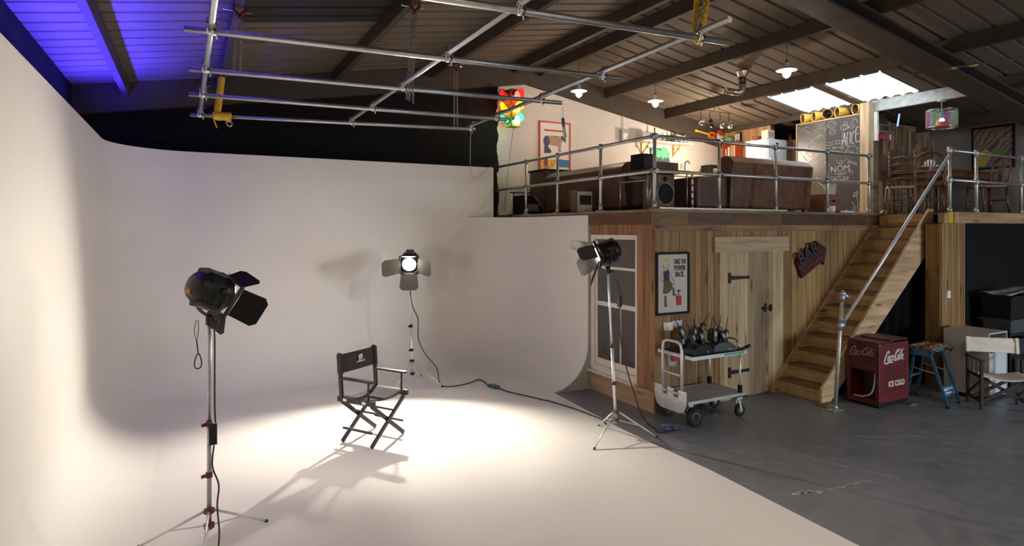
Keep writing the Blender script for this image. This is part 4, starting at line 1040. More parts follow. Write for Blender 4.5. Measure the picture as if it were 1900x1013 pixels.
t = thing('folding_workbench', 'blue folding workbench between the red cooler and the white cabinet', 'workbench', (8.53, 4.46, 0), R(8))
for y0, y1 in ((-.14, -.012), (.012, .14)):
    b = MB(); b.bx(-.25, .25, y0, y1, .70, .735); b.build('jaw', wood('worn_jaw', [(.20, .10, .05), (.24, .13, .07)], 'x', knots=False), t, bevel=.004)
b = MB()
for k in range(14): b.box((random.uniform(-.2, .2), random.choice((-.08, .08)) + random.uniform(-.03, .03), .739), (random.uniform(.03, .09), .035, .008))
b.build('scraps', mat('wood_scraps', (.34, .22, .14), .8, var=.4, vscale=40), t)
b = MB(); b.bx(-.24, .24, -.12, -.09, .655, .70); b.bx(-.24, .24, .09, .12, .655, .70); b.bx(-.24, -.21, -.12, .12, .62, .70); b.bx(.21, .24, -.12, .12, .62, .70); b.build('top_frame', M['blue_steel'], t)
for x in (-.19, .19):
    b = MB(); b.bar((x-.03, -.10, .66), (x, -.28, .02), .035, .022, (1, 0, 0)); b.build('front_leg', M['blue_steel'], t)
    b = MB(); b.bar((x*.86, .10, .66), (x*.86, .19, .02), .03, .02, (1, 0, 0)); b.build('back_leg', M['blue_steel'], t)
    MB().box((x, -.285, .012), (.05, .04, .024)).build('foot', M['rubber'], t); MB().box((x*.86, .192, .012), (.05, .04, .024)).build('foot', M['rubber'], t)
    b = MB(); b.bar((x*.93, -.17, .40), (x*.93, .13, .45), .016, .01); b.build('brace', M['galv'], t)
    b = MB(); b.cyl((x, -.12, .68), (x, -.20, .68), .007); b.bar((x-.03, -.20, .655), (x+.03, -.20, .70), .012, .012); b.build('crank_handle', M['black'], t)
b = MB(); b.add([(-.19, -.25, .125), (.19, -.25, .125), (.19, -.215, .25), (-.19, -.215, .25), (-.19, -.238, .125), (.19, -.238, .125), (.19, -.203, .25), (-.19, -.203, .25)], [(0,1,2,3), (7,6,5,4), (0,4,5,1), (2,6,7,3), (1,5,6,2), (0,3,7,4)]); st = b.build('step_plate', M['blue_steel'], t)
for tx, z_, y_ in (('Black & Decker', .208, -.2295), ('Workmate', .165, -.2415)):
    vs, fs = text_mesh(tx, .042, .0015, .0012)
    MB(plane_T((-.01 if z_ > .2 else -.035, y_, z_), (1, 0, 0), (0, .27, .963))).add(vs, fs).build('lettering', mat('bench_letters', (.7, .72, .72), .5), st)
b = MB(); b.bar((-.2, .15, .32), (.2, .15, .32), .02, .02); b.bar((-.2, .17, .16), (.2, .17, .16), .02, .02); b.build('back_rail', M['blue_steel'], t)

t = thing('cabinet', 'white open-fronted laminate cabinet standing before the pine pier', 'cabinet', (9.415, 4.33, 0))
M['lam'] = mat('white_laminate', (.44, .42, .40), .5, var=.04)
b = MB(); b.bx(-.235, .235, -.27, .27, .865, .885); b.bx(-.235, -.217, -.27, .27, .05, .865); b.bx(.217, .235, -.27, .27, .05, .865); b.bx(-.217, .217, .25, .268, .05, .865); b.bx(-.217, .217, -.27, .25, .05, .068); b.build('carcass', M['lam'], t, bevel=.002)
b = MB(); b.bx(-.215, .215, -.266, -.25, .07, .62); b.build('door', mat('grey_laminate', (.50, .52, .56), .5), t)
b = MB(); b.bx(-.22, .22, -.25, .25, 0, .05); b.build('plinth', M['black'], t)

t = thing('storage_shelf', 'black steel shelf unit at the right edge before the black partition', 'shelf', (10.75, 4.46, 0))
b = MB()
for z_ in (.10, .42, .735): b.bx(-.60, .60, -.22, .24, z_, z_+.022)
b.build('shelf_board', M['black_metal'], t)
for x in (-.59, .59):
    for y in (-.21, .23):
        b = MB(); b.bx(x-.015, x+.015, y-.015, y+.015, 0, .80); b.build('upright', M['black_metal'], t)
def tub(label, loc, sx, sy, h, m, name='storage_tub'):
    t = thing(name, label, 'tub', loc)
    b = MB(); b.add([(i*sx*k/2, j*sy*k/2, z_) for z_, k in ((0, .88), (h, 1)) for i, j in ((-1, -1), (1, -1), (1, 1), (-1, 1))] + [(i*sx*k/2, j*sy*k/2, z_) for z_, k in ((.012, .84), (h, .95)) for i, j in ((-1, -1), (1, -1), (1, 1), (-1, 1))],
        [(0,3,2,1)] + [(k, (k+1) % 4, 4+(k+1) % 4, 4+k) for k in range(4)] + [(8,9,10,11)] + [(8+k, 12+k, 12+(k+1) % 4, 8+(k+1) % 4) for k in range(4)] + [(4+k, 4+(k+1) % 4, 12+(k+1) % 4, 12+k) for k in range(4)])
    b.build('body', m, t)
    b = MB()
    for s in (-1, 1): b.box((0, s*(sy/2+.012), h-.012), (sx+.05, .026, .022)); b.box((s*(sx/2+.012), 0, h-.012), (.026, sy, .022))
    b.build('rim', m, t)
tub('dark grey plastic tub on the black shelf unit', (10.48, 4.44, .758), .50, .36, .20, mat('grey_tub', (.05, .055, .06), .5))
tub('black crate stacked on the dark grey tub', (10.48, 4.44, .960), .54, .38, .33, M['black'])
tub('black crate on the middle shelf behind the cream chair', (10.45, 4.44, .443), .48, .36, .24, mat('navy_tub', (.02, .022, .04), .5))
b = MB(); b.grid(lambda u, v: (10.18+.75*u, 4.25+.36*v, 1.335+.05*u*u-.03*math.sin(PI*(.5+.5*v))*(1-u)**2+.008*math.sin(9*v+3*u)), 12, 8, .003)
tagged(b, 'plastic_sheet', mat('shiny_plastic_film', (.45, .52, .50), .12, var=.5, vscale=14), 'shiny clear plastic sheet lying over the top black crate', 'sheet')

# ================================================================ OVERHEAD
GZ = 3.70
t = thing('lighting_grid', 'grid of crossed scaffold tubes hung under the roof over the white cove', 'lighting grid', (1.9, 6.2, GZ))
O = Tr(-1.9, -6.2, -GZ)
PP = [((-.6, 3.78), (3.72, 3.39)), ((-.03, 5.0), (3.70, 4.70)), ((0, 6.25), (3.80, 5.93)), ((0, 7.43), (3.74, 7.18)), ((.02, 8.77), (3.70, 8.10))]
CC = [((.16, 2.6), (.13, 8.95)), ((1.95, 3.33), (1.98, 8.62)), ((3.43, 3.12), (3.64, 8.25))]
for (p, q) in PP:
    b = MB(O); b.cyl((*p, GZ), (*q, GZ), .0242, n=16, caps=True); b.build('long_tube', M['alu'], t)
for (p, q) in CC:
    b = MB(O); b.cyl((*p, GZ+.052), (*q, GZ+.052), .0242, n=16); 
    b.cyl((p[0], p[1]-.002, GZ+.052), (p[0], p[1]+.03, GZ+.052), .02); b.build('cross_tube', M['alu'], t)
for (p, q) in PP:
    for (c, d) in CC:
        # crossing point
        a = Vector(p); r_ = Vector(q)-a; cc = Vector(c); s_ = Vector(d)-cc
        k = (cc-a).cross(s_)/r_.cross(s_); X = a+r_*k
        if k < -.02 or k > 1.02: continue
        x, y = X
        b = MB(O); b.cyl((x-.025, y, GZ), (x+.025, y, GZ), .032, n=10); b.cyl((x, y-.025, GZ+.052), (x, y+.025, GZ+.052), .032, n=10)
        b.cyl((x+.035, y+.02, GZ-.05), (x+.035, y+.02, GZ+.11), .006, n=6); b.cyl((x-.03, y-.03, GZ-.03), (x-.03, y-.03, GZ+.09), .006, n=6); b.box((x+.035, y+.02, GZ+.03), (.03, .03, .02)); b.box((x-.03, y-.03, GZ+.05), (.026, .026, .018)); b.bar((x+.035, y+.02, GZ+.10), (x+.075, y+.03, GZ+.115), .01, .01)
        b.build('tube_clamp', M['chrome'], t)
def links(b, p, q, pitch=.03, w=.011, r=.0032):
    p, q = V(p), V(q); n = max(2, int((q-p).length/pitch)); d = (q-p)/n; u = d.normalized(); a = u.orthogonal().normalized(); c = u.cross(a)
    for i in range(n):
        o = p + d*(i+.5); s_ = a if i % 2 else c
        b.tube([o + u*(math.cos(2*PI*k/8)*pitch*.62) + s_*(math.sin(2*PI*k/8)*w) for k in range(8)], r, n=5, closed=True)
def beam_clamp(t, x, y, z, O):
    b = MB(O)
    for s in (-1, 1):
        b.prism([(0, 0), (s*.06, .05), (s*.06, .12), (s*.042, .12), (s*.042, .065), (-s*.0, .03), (-s*.02, -.02)], (x, y+.02, z), (1, 0, 0), (0, 0, 1), .04)
    b.build('beam_clamp', M['red_metal'], t)
    b = MB(O); b.cyl((x-.14, y, z+.055), (x+.11, y, z+.055), .006, n=8); b.cyl((x-.14, y-.03, z+.055), (x-.14, y+.03, z+.055), .004, n=6); b.build('clamp_screw', M['chrome'], t)
def hang_chain(label, x, y, xb, yb_, strands, zb=GZ+.03, m='chain', over=0):
    zt = roof_z(x)-.19-.10
    t = thing('hanging_chain', label, 'chain', (x, y, zb), 0, 'chains holding the lighting grid')
    O = Tr(-x, -y, -zb)
    beam_clamp(t, x, y, zt, O)
    b = MB(O)
    for i in range(strands):
        a = 2*PI*i/max(1, strands); rr = .0 if strands == 1 else .022
        links(b, (x+rr*math.cos(a), y+rr*math.sin(a), zt-.0), (xb+rr*1.3*math.cos(a), yb_+rr*math.sin(a), zb))
    b.build('chain', M['chain'], t)
    if over:
        b = MB(O)
        for i in range(5): links(b, (xb+.03*math.cos(i*1.4), yb_+.03*math.sin(i*1.4), zb), (xb+.035*math.cos(i*1.4), yb_+.03*math.sin(i*1.4), zb-.10-.02*i))
        b.build('loose_end', M['chain'], t)
    return t, O
hang_chain('chain under the red beam clamp nearest the blue lit roof', .42, 6.20, .40, 6.22, 2)
hang_chain('thick bundle of chains at the middle of the grid', 2.08, 6.08, 2.03, 6.07, 4, over=1)
hang_chain('chain hanging before the black gable right of the middle', 3.77, 9.0, 3.77, 9.0, 2, zb=3.84)
t, O = hang_chain('yellow strop and chain on the right end of the nearest long tube', 3.77, 3.46, 3.40, 3.42, 3)
b = MB(O); b.bar((3.60, 3.44, 4.42), (3.46, 3.43, GZ-.0), .065, .012, (0, 1, 0)); b.bar((3.54, 3.50, 4.40), (3.43, 3.47, GZ+.06), .05, .012, (0, 1, 0)); b.tube([(3.42, 3.40, GZ), (3.44, 3.43, GZ-.035), (3.45, 3.47, GZ), (3.44, 3.43, GZ+.04)], .014, closed=True, sub=4); b.build('strop', M['yellow'], t)
t, O = hang_chain('yellow strop knotted round the back tube under a red clamp', .40, 8.68, .36, 8.68, 1)
b = MB(O)
for s_ in range(3):
    b.tube([(.375-.05*k/40+.030*math.cos(k*.75+2.1*s_), 8.67+.022*math.sin(k*.75+2.1*s_), 4.20-.47*k/40) for k in range(41)], .017, n=6)
for s_ in range(2):
    b.tube([(.28+.20*k/40, 8.66+.042*math.cos(k*1.1+3.1*s_), GZ-.005+.044*math.sin(k*1.1+3.1*s_)) for k in range(41)], .016, n=6)
b.tube([(.30, 8.66, GZ), (.29, 8.66, GZ-.07), (.32, 8.66, GZ-.16)], .008)
b.build('strop', M['yellow'], t)
b = MB(O); b.tube([(.46, 8.66, GZ-.06), (.50, 8.66, GZ-.09), (.47, 8.66, GZ-.13), (.43, 8.66, GZ-.09)], .008, closed=True, sub=4); b.build('shackle', M['chrome'], t)
b = MB(); b.cyl((3.80, 5.90, 3.64), (3.80, 5.90, 3.52), .003, n=6); b.cyl((3.80, 5.90, 3.52), (3.83, 5.90, 3.30), .019, n=10)
tagged(b, 'hanging_tube', M['galv'], 'short grey metal tube dangling from the grid before the framed print', 'tube')
b = MB(); b.tube([(3.70, 8.25, 3.70), (3.80, 8.5, 3.45), (4.2, 9.3, 3.1), (4.62, 9.46, 3.325)], .005, sub=6)
tagged(b, 'slack_wire', mat('pale_wire', (.4, .37, .33), .5), 'pale slack wire hanging from the right end of the back tube', 'wire')
# pendant lamps
PENDANTS = [(6.0, 8.8, 4.66), (7.55, 8.6, 4.60), (7.55, 5.83, 4.53)]
PL = ['white enamel pendant lamp with caged bulb, left of the three, over the long sofa', 'white enamel pendant lamp with caged bulb, middle of the three', 'white enamel pendant lamp with caged bulb nearest the skylights']
M['enamel'] = mat('white_enamel', (.85, .82, .76), .35)
M['bulb'] = emis('glowing_bulb', (1, .84, .64), 90)
for (x, y, z), lb in zip(PENDANTS, PL):
    t = thing('pendant_lamp', lb, 'lamp', (x, y, z), 0, 'pendant lamps over the mezzanine')
    MB().lathe([(.022, .10), (.03, .09), (.035, .02), (.05, .012), (.10, .0), (.145, -.018), (.146, -.022), (.10, -.008), (.04, -.004)], 28, cap=False).build('shade', M['enamel'], t)
    MB().cyl((0, 0, .02), (0, 0, .12), .026).build('lamp_holder', M['galv'], t)
    MB().ball((0, 0, -.055), .034, 14, 9, (1, 1, 1.3)).build('bulb', M['bulb'], t)
    b = MB()
    for k in range(6):
        a = PI*k/6; b.tube([(.056*math.cos(a), .056*math.sin(a), -.012), (.058*math.cos(a), .058*math.sin(a), -.07), (.035*math.cos(a), .035*math.sin(a), -.115), (0, 0, -.125)], .003, n=5, sub=3); b.tube([(-.056*math.cos(a), -.056*math.sin(a), -.012), (-.058*math.cos(a), -.058*math.sin(a), -.07), (-.035*math.cos(a), -.035*math.sin(a), -.115), (0, 0, -.125)], .003, n=5, sub=3)
    b.tube([(.058*math.cos(2*PI*k/16), .058*math.sin(2*PI*k/16), -.06) for k in range(16)], .003, n=5, closed=True)
    b.build('bulb_cage', M['galv'], t)
    zt = roof_z(x)-z-(.19 if x > 7 else .02)
    MB().cyl((0, 0, .11), (0, 0, zt), .004, n=6).build('flex', M['cable'], t)
# flue
t = thing('flue_pipe', 'short stub of brown metal flue pipe with an elbow under the roof', 'pipe', (8.30, 7.28, 4.6))
zt = roof_z(8.30)-4.6
b = MB(); b.lathe([(.064, zt-.15), (.115, zt-.06), (.115, zt-.045), (.09, zt-.045)], 20, cap=False); b.build('cowl', mat('copper_flashing', (.42, .33, .27), .35, .8), t)
b = MB(); b.cyl((0, 0, .10), (0, 0, zt-.10), .062, n=18); b.build('pipe', mat('dark_flue', (.05, .04, .035), .35, .6), t)
b = MB(); b.tube([(0, 0, .12), (0, 0, .03), (-.015, .008, -.02), (-.07, .035, -.045), (-.24, .12, -.01)], .056, n=16); b.lathe([(.056, 0), (.062, 0), (.062, .015), (.050, .015), (.050, 0), (.001, -.001)], 16, Tr(-.24, .12, -.01) @ Rz(R(153)) @ Ry(R(80))); b.build('elbow', mat('flue_elbow', (.46, .38, .32), .32, .85), t)
b = MB(); b.tube([(8.58, 4.72, 4.33), (8.9, 4.40, 4.37), (9.5, 4.02, 4.47), (10.4, 3.5, 4.56)], .011, sub=6); 
o = tagged(b, 'roof_cable', mat('brown_cable', (.09, .06, .04), .6), 'brown cable with yellow tape under the large rafter', 'cable')
b = MB(); b.cyl((8.93, 4.382, 4.374), (8.99, 4.342, 4.384), .015); b.cyl((9.12, 4.258, 4.404), (9.2, 4.206, 4.418), .015); b.build('yellow_tape', M['yellow'], o)

# traffic signal on the gable
t = thing('traffic_light', 'yellow traffic light with red, amber and green lamps lit on the gable', 'traffic light', (5.28, 9.88, 4.46), R(4))
b = MB(); b.rbox((0, 0, 0), (.22, .22, .68), .03); b.cyl((0, .1, .2), (0, .31, .2), .02); b.cyl((0, .1, -.2), (0, .31, -.2), .02); b.build('housing', mat('signal_yellow', (.52, .33, .015), .5), t)
SIGNAL = []
for z_, nm, c, bc in ((.22, 'red', (1, .06, .05), (.35, .02, .03)), (0, 'amber', (1, .60, .06), (.6, .30, .01)), (-.22, 'green', (.25, 1, .72), (.04, .28, .18))):
    for a in (0, -PI/2):
        T = Tr(0, 0, z_) @ Rz(a)
        b = MB(T); b.lathe([(.088, 0), (.07, .016), (.001, .024)], 22, Tr(0, -.112, 0) @ Rx(PI/2)); b.build('lamp_lens', emis('signal_'+nm, c, 6 if a == 0 else (0 if nm == 'green' else 1.0), bc), t)
        b = MB(T)
        b.grid(lambda u, v: (.098*math.cos(-.25+(PI+.5)*v), -.112-.17*u*(.55+.45*math.sin(max(0, min(PI, -.25+(PI+.5)*v)))), .098*math.sin(-.25+(PI+.5)*v)), 4, 16, .003)
        b.build('visor', mat('visor_'+nm, bc, .45), t)  # glow of each lamp is put into its visor colour
    Mx = Tr(5.28, 9.88, 4.46+z_) @ Rz(R(4))
    SIGNAL.append((tuple(Mx @ Vector((0, -.17, -.0))), c)); SIGNAL.append((tuple(Mx @ Vector((-.17, 0, 0))), c))
b = MB(); b.tube([(5.25, 9.80, 4.12), (5.22, 9.9, 3.6), (5.2, 10.0, 3.0), (5.21, 10.1, 2.6)], .004, sub=4)
tagged(b, 'signal_wire', mat('brown_wire', (.12, .07, .05), .6), 'thin brown wire hanging down the wall below the traffic light', 'wire')
# ================================================================ ON THE MEZZANINE
D = MZ + .001
M['leather'] = mat('brown_leather', (.125, .052, .022), .42, var=.35, vscale=9, bump=.15, bscale=90)
M['leather_d'] = mat('dark_brown_leather', (.085, .034, .018), .45, var=.3, vscale=9, bump=.15, bscale=90)
def sofa(label, loc, rz, width, h, m, lean=.16, depth=.85):
    """back stands at local x=0 and the seat faces +x"""
    t = thing('sofa', label, 'sofa', loc, rz)
    w = width/2
    b = MB(); b.prism([(.02, .05), (.16, .05), (.30, h*.55), (.24, h-.02), (.13, h), (.03, h-.03), (-.05, h-.10)][::1], (0, w-.02, 0), (1, 0, 0), (0, 0, 1), width-.04); b.build('back', m, t, bevel=.03)
    b = MB(); b.rbox((.50, 0, .22), (.70, width-.36, .34), .05, axis='y'); b.build('seat_base', m, t)
    n = 3 if width > 1.6 else 2; cw = (width-.40)/n
    for i in range(n):
        b = MB(); b.rbox((.56, -width/2+.2+cw*(i+.5), .44), (.58, cw-.01, .14), .05, axis='y'); b.build('cushion', m, t, bevel=.02)
    for s in (-1, 1):
        b = MB(); b.rbox((.45, s*(w-.09), .30), (.78, .18, .50), .07, axis='x'); b.build('arm', m, t)
    for x in (.08, .78):
        for s in (-1, 1):
            b = MB(); b.cyl((x, s*(w-.1), 0), (x, s*(w-.1), .06), .025); b.build('foot', M['black'], t)
    return t
sofa('long brown leather sofa with its back to the left guard rail', (5.56, 8.06, D), 0, 2.2, .74, M['leather_d'])
sofa('tall backed brown leather sofa behind the front guard rail', (7.62, 6.12, D), PI/2, 1.78, .80, M['leather'])
t = thing('footstool', 'low brown leather bench left of the tall backed sofa', 'bench', (6.40, 6.42, D))
b = MB(); b.rbox((0, 0, .26), (.58, .60, .42), .05); b.build('upholstery', M['leather_d'], t, bevel=.02)
for x in (-.28, .28):
    for y in (-.25, .25): MB().cyl((x, y, 0), (x, y, .06), .02).build('foot', M['black'], t)
# side table with things on it
t = thing('side_table', 'dark table at the rail corner carrying the green neon sign', 'table', (5.68, 6.52, D))
b = MB(); b.bx(-.36, .40, -.30, .34, .52, .55); b.build('table_top', M['darkwood'], t, bevel=.003)
for (a, c) in (((-.33, -.27, .0), (-.33, -.27, .52)), ((-.33, .30, 0), (-.33, .30, .52)), ((.37, -.27, 0), (.37, -.27, .52)), ((.37, .30, 0), (.37, .30, .52)), ((-.33, -.27, .40), (-.33, .30, .40)), ((-.33, -.25, .02), (-.20, -.25, .5))): MB().cyl(a, c, .010, n=8).build('leg' if a[0] == c[0] and a[1] == c[1] else 'brace', M['galv'], t)
t = thing('loudspeaker', 'wooden hi-fi loudspeaker with a round black woofer under the dark table', 'speaker', (5.70, 6.43, D))
b = MB(); b.rbox((0, 0, .245), (.34, .26, .49), .008); b.build('case', wood('speaker_wood', [(.26, .16, .06), (.22, .13, .05)], 'z', knots=False), t)
b = MB(); b.lathe([(.15, 0), (.15, .012), (.125, .012), (.06, -.01), (.001, .004)], 26, Tr(0, -.131, .23) @ Rx(PI/2)); b.build('woofer', M['black'], t)
b = MB(); b.tube([(.147*math.cos(2*PI*k/28), -.14, .23+.147*math.sin(2*PI*k/28)) for k in range(28)], .006, n=6, closed=True); b.build('woofer_ring', M['galv'], t)
b = MB(); b.lathe([(.035, 0), (.03, .008), (.001, .004)], 16, Tr(0, -.131, .43) @ Rx(PI/2)); b.build('tweeter', M['black'], t)
t = thing('black_box', 'small black box standing on the dark table beside the neon sign', 'box', (5.51, 6.52, D+.551))
b = MB(); b.rbox((0, 0, .11), (.24, .26, .22), .01); b.build('case', M['black'], t)
b = MB(); b.box((0, -.132, .11), (.20, .004, .18)); b.build('grille', mat('speaker_cloth', (.03, .028, .03), .9), t)
t = thing('neon_sign', 'green script neon sign on a white board and brown box', 'sign', (5.88, 6.55, D+.551))
b = MB(); b.bx(-.20, .20, -.10, .12, 0, .13); b.build('base_box', mat('red_brown_box', (.13, .045, .022), .5, var=.2), t)
b = MB(); b.prism([(-.16, 0), (.17, 0), (.12, .21), (-.19, .21)], (0, .06, .131), (1, 0, 0), (0, 0, 1), .03); b.build('back_board', M['white'], t)
b = MB(); T = plane_T((-.17, .02, .22), (1, 0, 0), (0, 0, 1)); g = lambda p, s=5: b.tube([(x*.33, y*.33, 0) for x, y in p], .011, n=7, T=T, sub=s)
g([(.24, .26), (.16, .33), (.04, .22), (.02, .04), (.12, -.04), (.24, .05)]); g([(.42, .2), (.34, .24), (.29, .1), (.35, 0), (.44, .06), (.46, .22), (.47, .02)]); g([(.52, .05), (.60, .36), (.66, .42), (.66, .30), (.6, -.08)]); g([(.70, .12), (.82, .20), (.80, .30), (.72, .24), (.71, .06), (.80, 0), (.92, .1), (.98, .26)]); g([(.56, .18), (.68, .19)])
b.build('neon_tube', emis('green_neon', (.25, 1, .30), 1.3, (.3, .8, .35)), t)
t = thing('electric_heater', 'small heater with a white grille in a wooden case behind the left rail', 'heater', (5.31, 7.72, D))
b = MB(); b.bx(-.15, .15, -.10, .10, 0, .34); b.build('case', wood('heater_wood', [(.20, .12, .06), (.18, .1, .05)], 'z', knots=False), t)
b = MB(); b.bx(-.14, .12, -.112, -.101, .01, .32); b.build('front_panel', M['white'], t)
b = MB(); b.bx(-.11, .10, -.118, -.113, .12, .26)
b.build('grille', M['black'], t)
b = MB()
for k in range(7): b.bx(-.10+k*.03, -.094+k*.03, -.123, -.1185, .125, .255)
b.bx(-.08, .0, -.123, -.1185, .135, .15); b.build('bars', M['galv'], t)
b = MB(); b.cyl((5.93, 6.03, D), (5.93, 6.03, D+.50), .016)
o = tagged(b, 'striped_pole', M['white'], 'short white pole with red bands beside the loudspeaker', 'pole')
b = MB()
for k in range(5): b.cyl((5.93, 6.03, D+.05+.09*k), (5.93, 6.03, D+.08+.09*k), .0175)
b.build('red_band', mat('band_red', (.4, .04, .03), .5), o)
# far left end
t = thing('stage_monitor', 'black wedge shaped stage monitor at the far left end of the mezzanine', 'speaker', (5.33, 9.42, D), R(0))
b = MB(); b.prism([(-.20, 0), (.20, 0), (.20, .10), (-.02, .34), (-.20, .34)], (0, .2, 0), (1, 0, 0), (0, 0, 1), .4); b.build('case', M['black'], t, bevel=.01)
b = MB(); b.box((0, -.203, .12), (.22, .006, .12)); b.build('connector_plate', M['galv'], t)
b = MB(); b.bar((.02, -.204, .33), (.205, -.204, .11), .01, .03); b.build('wood_edge', wood('monitor_edge', [(.35, .18, .09), (.3, .15, .08)], 'x', knots=False), t)
t = thing('low_stand', 'black stand with a cross bar beside the wedge monitor', 'stand', (5.28, 9.86, D))
b = MB(); b.cyl((0, 0, 0), (0, 0, .42), .012); b.cyl((-.08, 0, .42), (.34, -.02, .42), .012); b.build('bar', M['black_metal'], t)
b = MB(); b.cyl((0, 0, 0), (0, 0, .02), .10); b.build('base', M['black_metal'], t)
t = thing('cabinet', 'dark brown cabinet with a black top below the framed print', 'cabinet', (5.98, 9.62, D))
b = MB(); b.bx(-.34, .34, -.28, .28, .03, .80); b.build('carcass', M['leather_d'], t, bevel=.004)
b = MB(); b.bx(-.37, .37, -.31, .29, .80, .83); b.build('top', M['black'], t)
for x in (-.17, .17): b = MB(); b.bx(x-.155, x+.155, -.292, -.281, .06, .77); dd = b.build('door', M['darkwood'], t); MB().ball((x*.3, -.30, .45), .014, 8, 6).build('knob', M['galv'], dd)
b = MB(); b.bx(-.32, .32, -.26, .26, 0, .03); b.build('plinth', M['black'], t)
# framed print on the white gable
t = thing('framed_poster', 'red framed print of a woolly animal in blue trousers on the white wall', 'poster', (6.37, YB-.02, 3.83))
W, H = .365, .52
b = MB()
for s in (-1, 1): b.box((s*(W-.014), 0, 0), (.028, .03, 2*H)); b.box((0, 0, s*(H-.014)), (2*W-.056, .03, .028))
b.build('frame', mat('red_frame', (.50, .045, .02), .45), t)
pc = MB().box((0, .004, 0), (2*W-.05, .012, 2*H-.05)).build('print', mat('poster_white', (.78, .72, .66), .6), t)
PT = plane_T((0, -.003, 0), (1, 0, 0), (0, 0, 1))
flat('red_bar', [[(-.25, .33), (.23, .33), (.23, .36), (-.25, .36)]], mat('print_red', (.5, .05, .03), .6), pc, PT)
flat('body', [[(-.17, .24), (.05, .25), (.16, .24), (.19, .18), (.15, .10), (.13, -.02), (.17, -.06), (.09, -.07), (.08, .05), (-.02, .05), (-.14, .07), (-.20, .12)]], mat('print_tan', (.42, .25, .16), .6, var=.3, vscale=30), pc, PT)
flat('trousers', [[(-.25, .20), (-.20, .245), (-.13, .20), (-.12, .09), (-.16, .03), (-.08, -.06), (-.10, -.10), (-.25, -.105), (-.24, .05), (-.27, .12)]], mat('print_navy', (.06, .055, .12), .6), pc, PT)
flat('head', [[(.14, .24), (.19, .26), (.26, .21), (.25, .12), (.21, .15), (.16, .17)]], mat('print_dark', (.10, .07, .06), .6), pc, PT)
flat('orange_block', [[(-.32, -.24), (.05, -.22), (-.02, -.36), (-.32, -.46)]], mat('print_orange', (.72, .36, .06), .6, var=.4, vscale=12), pc, PT)
flat('purple_block', [[(-.25, -.22), (-.17, -.21), (-.16, -.34), (-.25, -.36)]], mat('print_purple', (.20, .05, .05), .6), pc, PT)
flat('blue_block', [[(.08, -.21), (.33, -.22), (.33, -.36), (.08, -.36)]], mat('print_blue', (.03, .20, .42), .6), pc, PT)
# shelf on the gable and what stands on it
t = thing('wall_shelf', 'white board shelf on two brackets tinted gold by painted light on the gable wall', 'shelf', (9.02, 10.05, 4.08))
b = MB(); b.bx(-.72, .72, -.16, .145, 0, .03); b.build('board', M['white_paint'], t)
for x in (-.45, .42):
    b = MB(); b.bar((x, .13, -.25), (x, .13, 0), .03, .02); b.bar((x, .12, -.22), (x, -.10, -.01), .022, .02); b.ball((x, -.05, -.10), .03, 8, 6); b.build('bracket', mat('gold_lit_bracket', (.60, .38, .10), .4, .5), t)  # gold of the warm light is put into the bracket colour
SZ2 = 4.111
def bottle(label, x, r, h, m, y=10.05):
    t = thing('bottle', label, 'bottle', (x, y, SZ2), 0, 'bottles on the wall shelf')
    MB().lathe([(r*.9, 0), (r, .01), (r, h*.55), (r*.4, h*.72), (r*.35, h*.97), (.001, h)], 16).build('bottle_body', m, t)
    MB().cyl((0, 0, h*.95), (0, 0, h+.015), r*.42, n=10).build('cap', M['black'], t)
BM = [mat('glass_red', (.22, .04, .03), .15), mat('glass_green', (.05, .14, .06), .15), mat('glass_blue', (.16, .30, .34), .15), mat('glass_brown', (.16, .07, .03), .15), mat('glass_clear', (.5, .52, .5), .1)]
for a in (('dark red bottle left of the corner post on the wall shelf', 8.80, .035, .28, BM[0]), ('short green bottle on the wall shelf', 9.18, .03, .16, BM[1]), ('small brown bottle left of the blue bottle on the wall shelf', 9.28, .028, .18, BM[3]), ('wide pale blue bottle on the wall shelf', 9.39, .05, .21, BM[2]), ('tall brown bottle behind the pale blue one on the wall shelf', 9.46, .036, .30, BM[3], 10.13), ('clear bottle with a bent spout on the wall shelf', 9.56, .03, .20, BM[4]), ('rightmost clear bottle on the wall shelf', 9.66, .034, .22, BM[4])): bottle(*a)
t = thing('toaster', 'silver toaster on the left of the wall shelf', 'toaster', (8.56, 10.05, SZ2))
b = MB(); b.rbox((0, 0, .09), (.30, .17, .17), .04, axis='y'); b.build('case', M['chrome'], t); b = MB(); b.bx(-.10, .10, -.03, -.01, .172, .18); b.bx(-.10, .10, .02, .04, .172, .18); b.build('slots', M['black'], t); MB().box((.156, 0, .1), (.015, .03, .02)).build('lever', M['black'], t)
t = thing('fuse_box', 'grey electrical box with a conduit on the white wall left of the shelf', 'electrical box', (8.06, YB-.05, 4.20))
MB().rbox((0, 0, 0), (.17, .09, .26), .01, axis='y').build('case', mat('fuse_grey', (.36, .34, .32), .5), t); MB().cyl((.0, .02, .13), (.0, .02, .55), .012).build('conduit', M['white'], t); MB().box((0, -.047, -.02), (.11, .006, .12)).build('cover', M['white'], t)
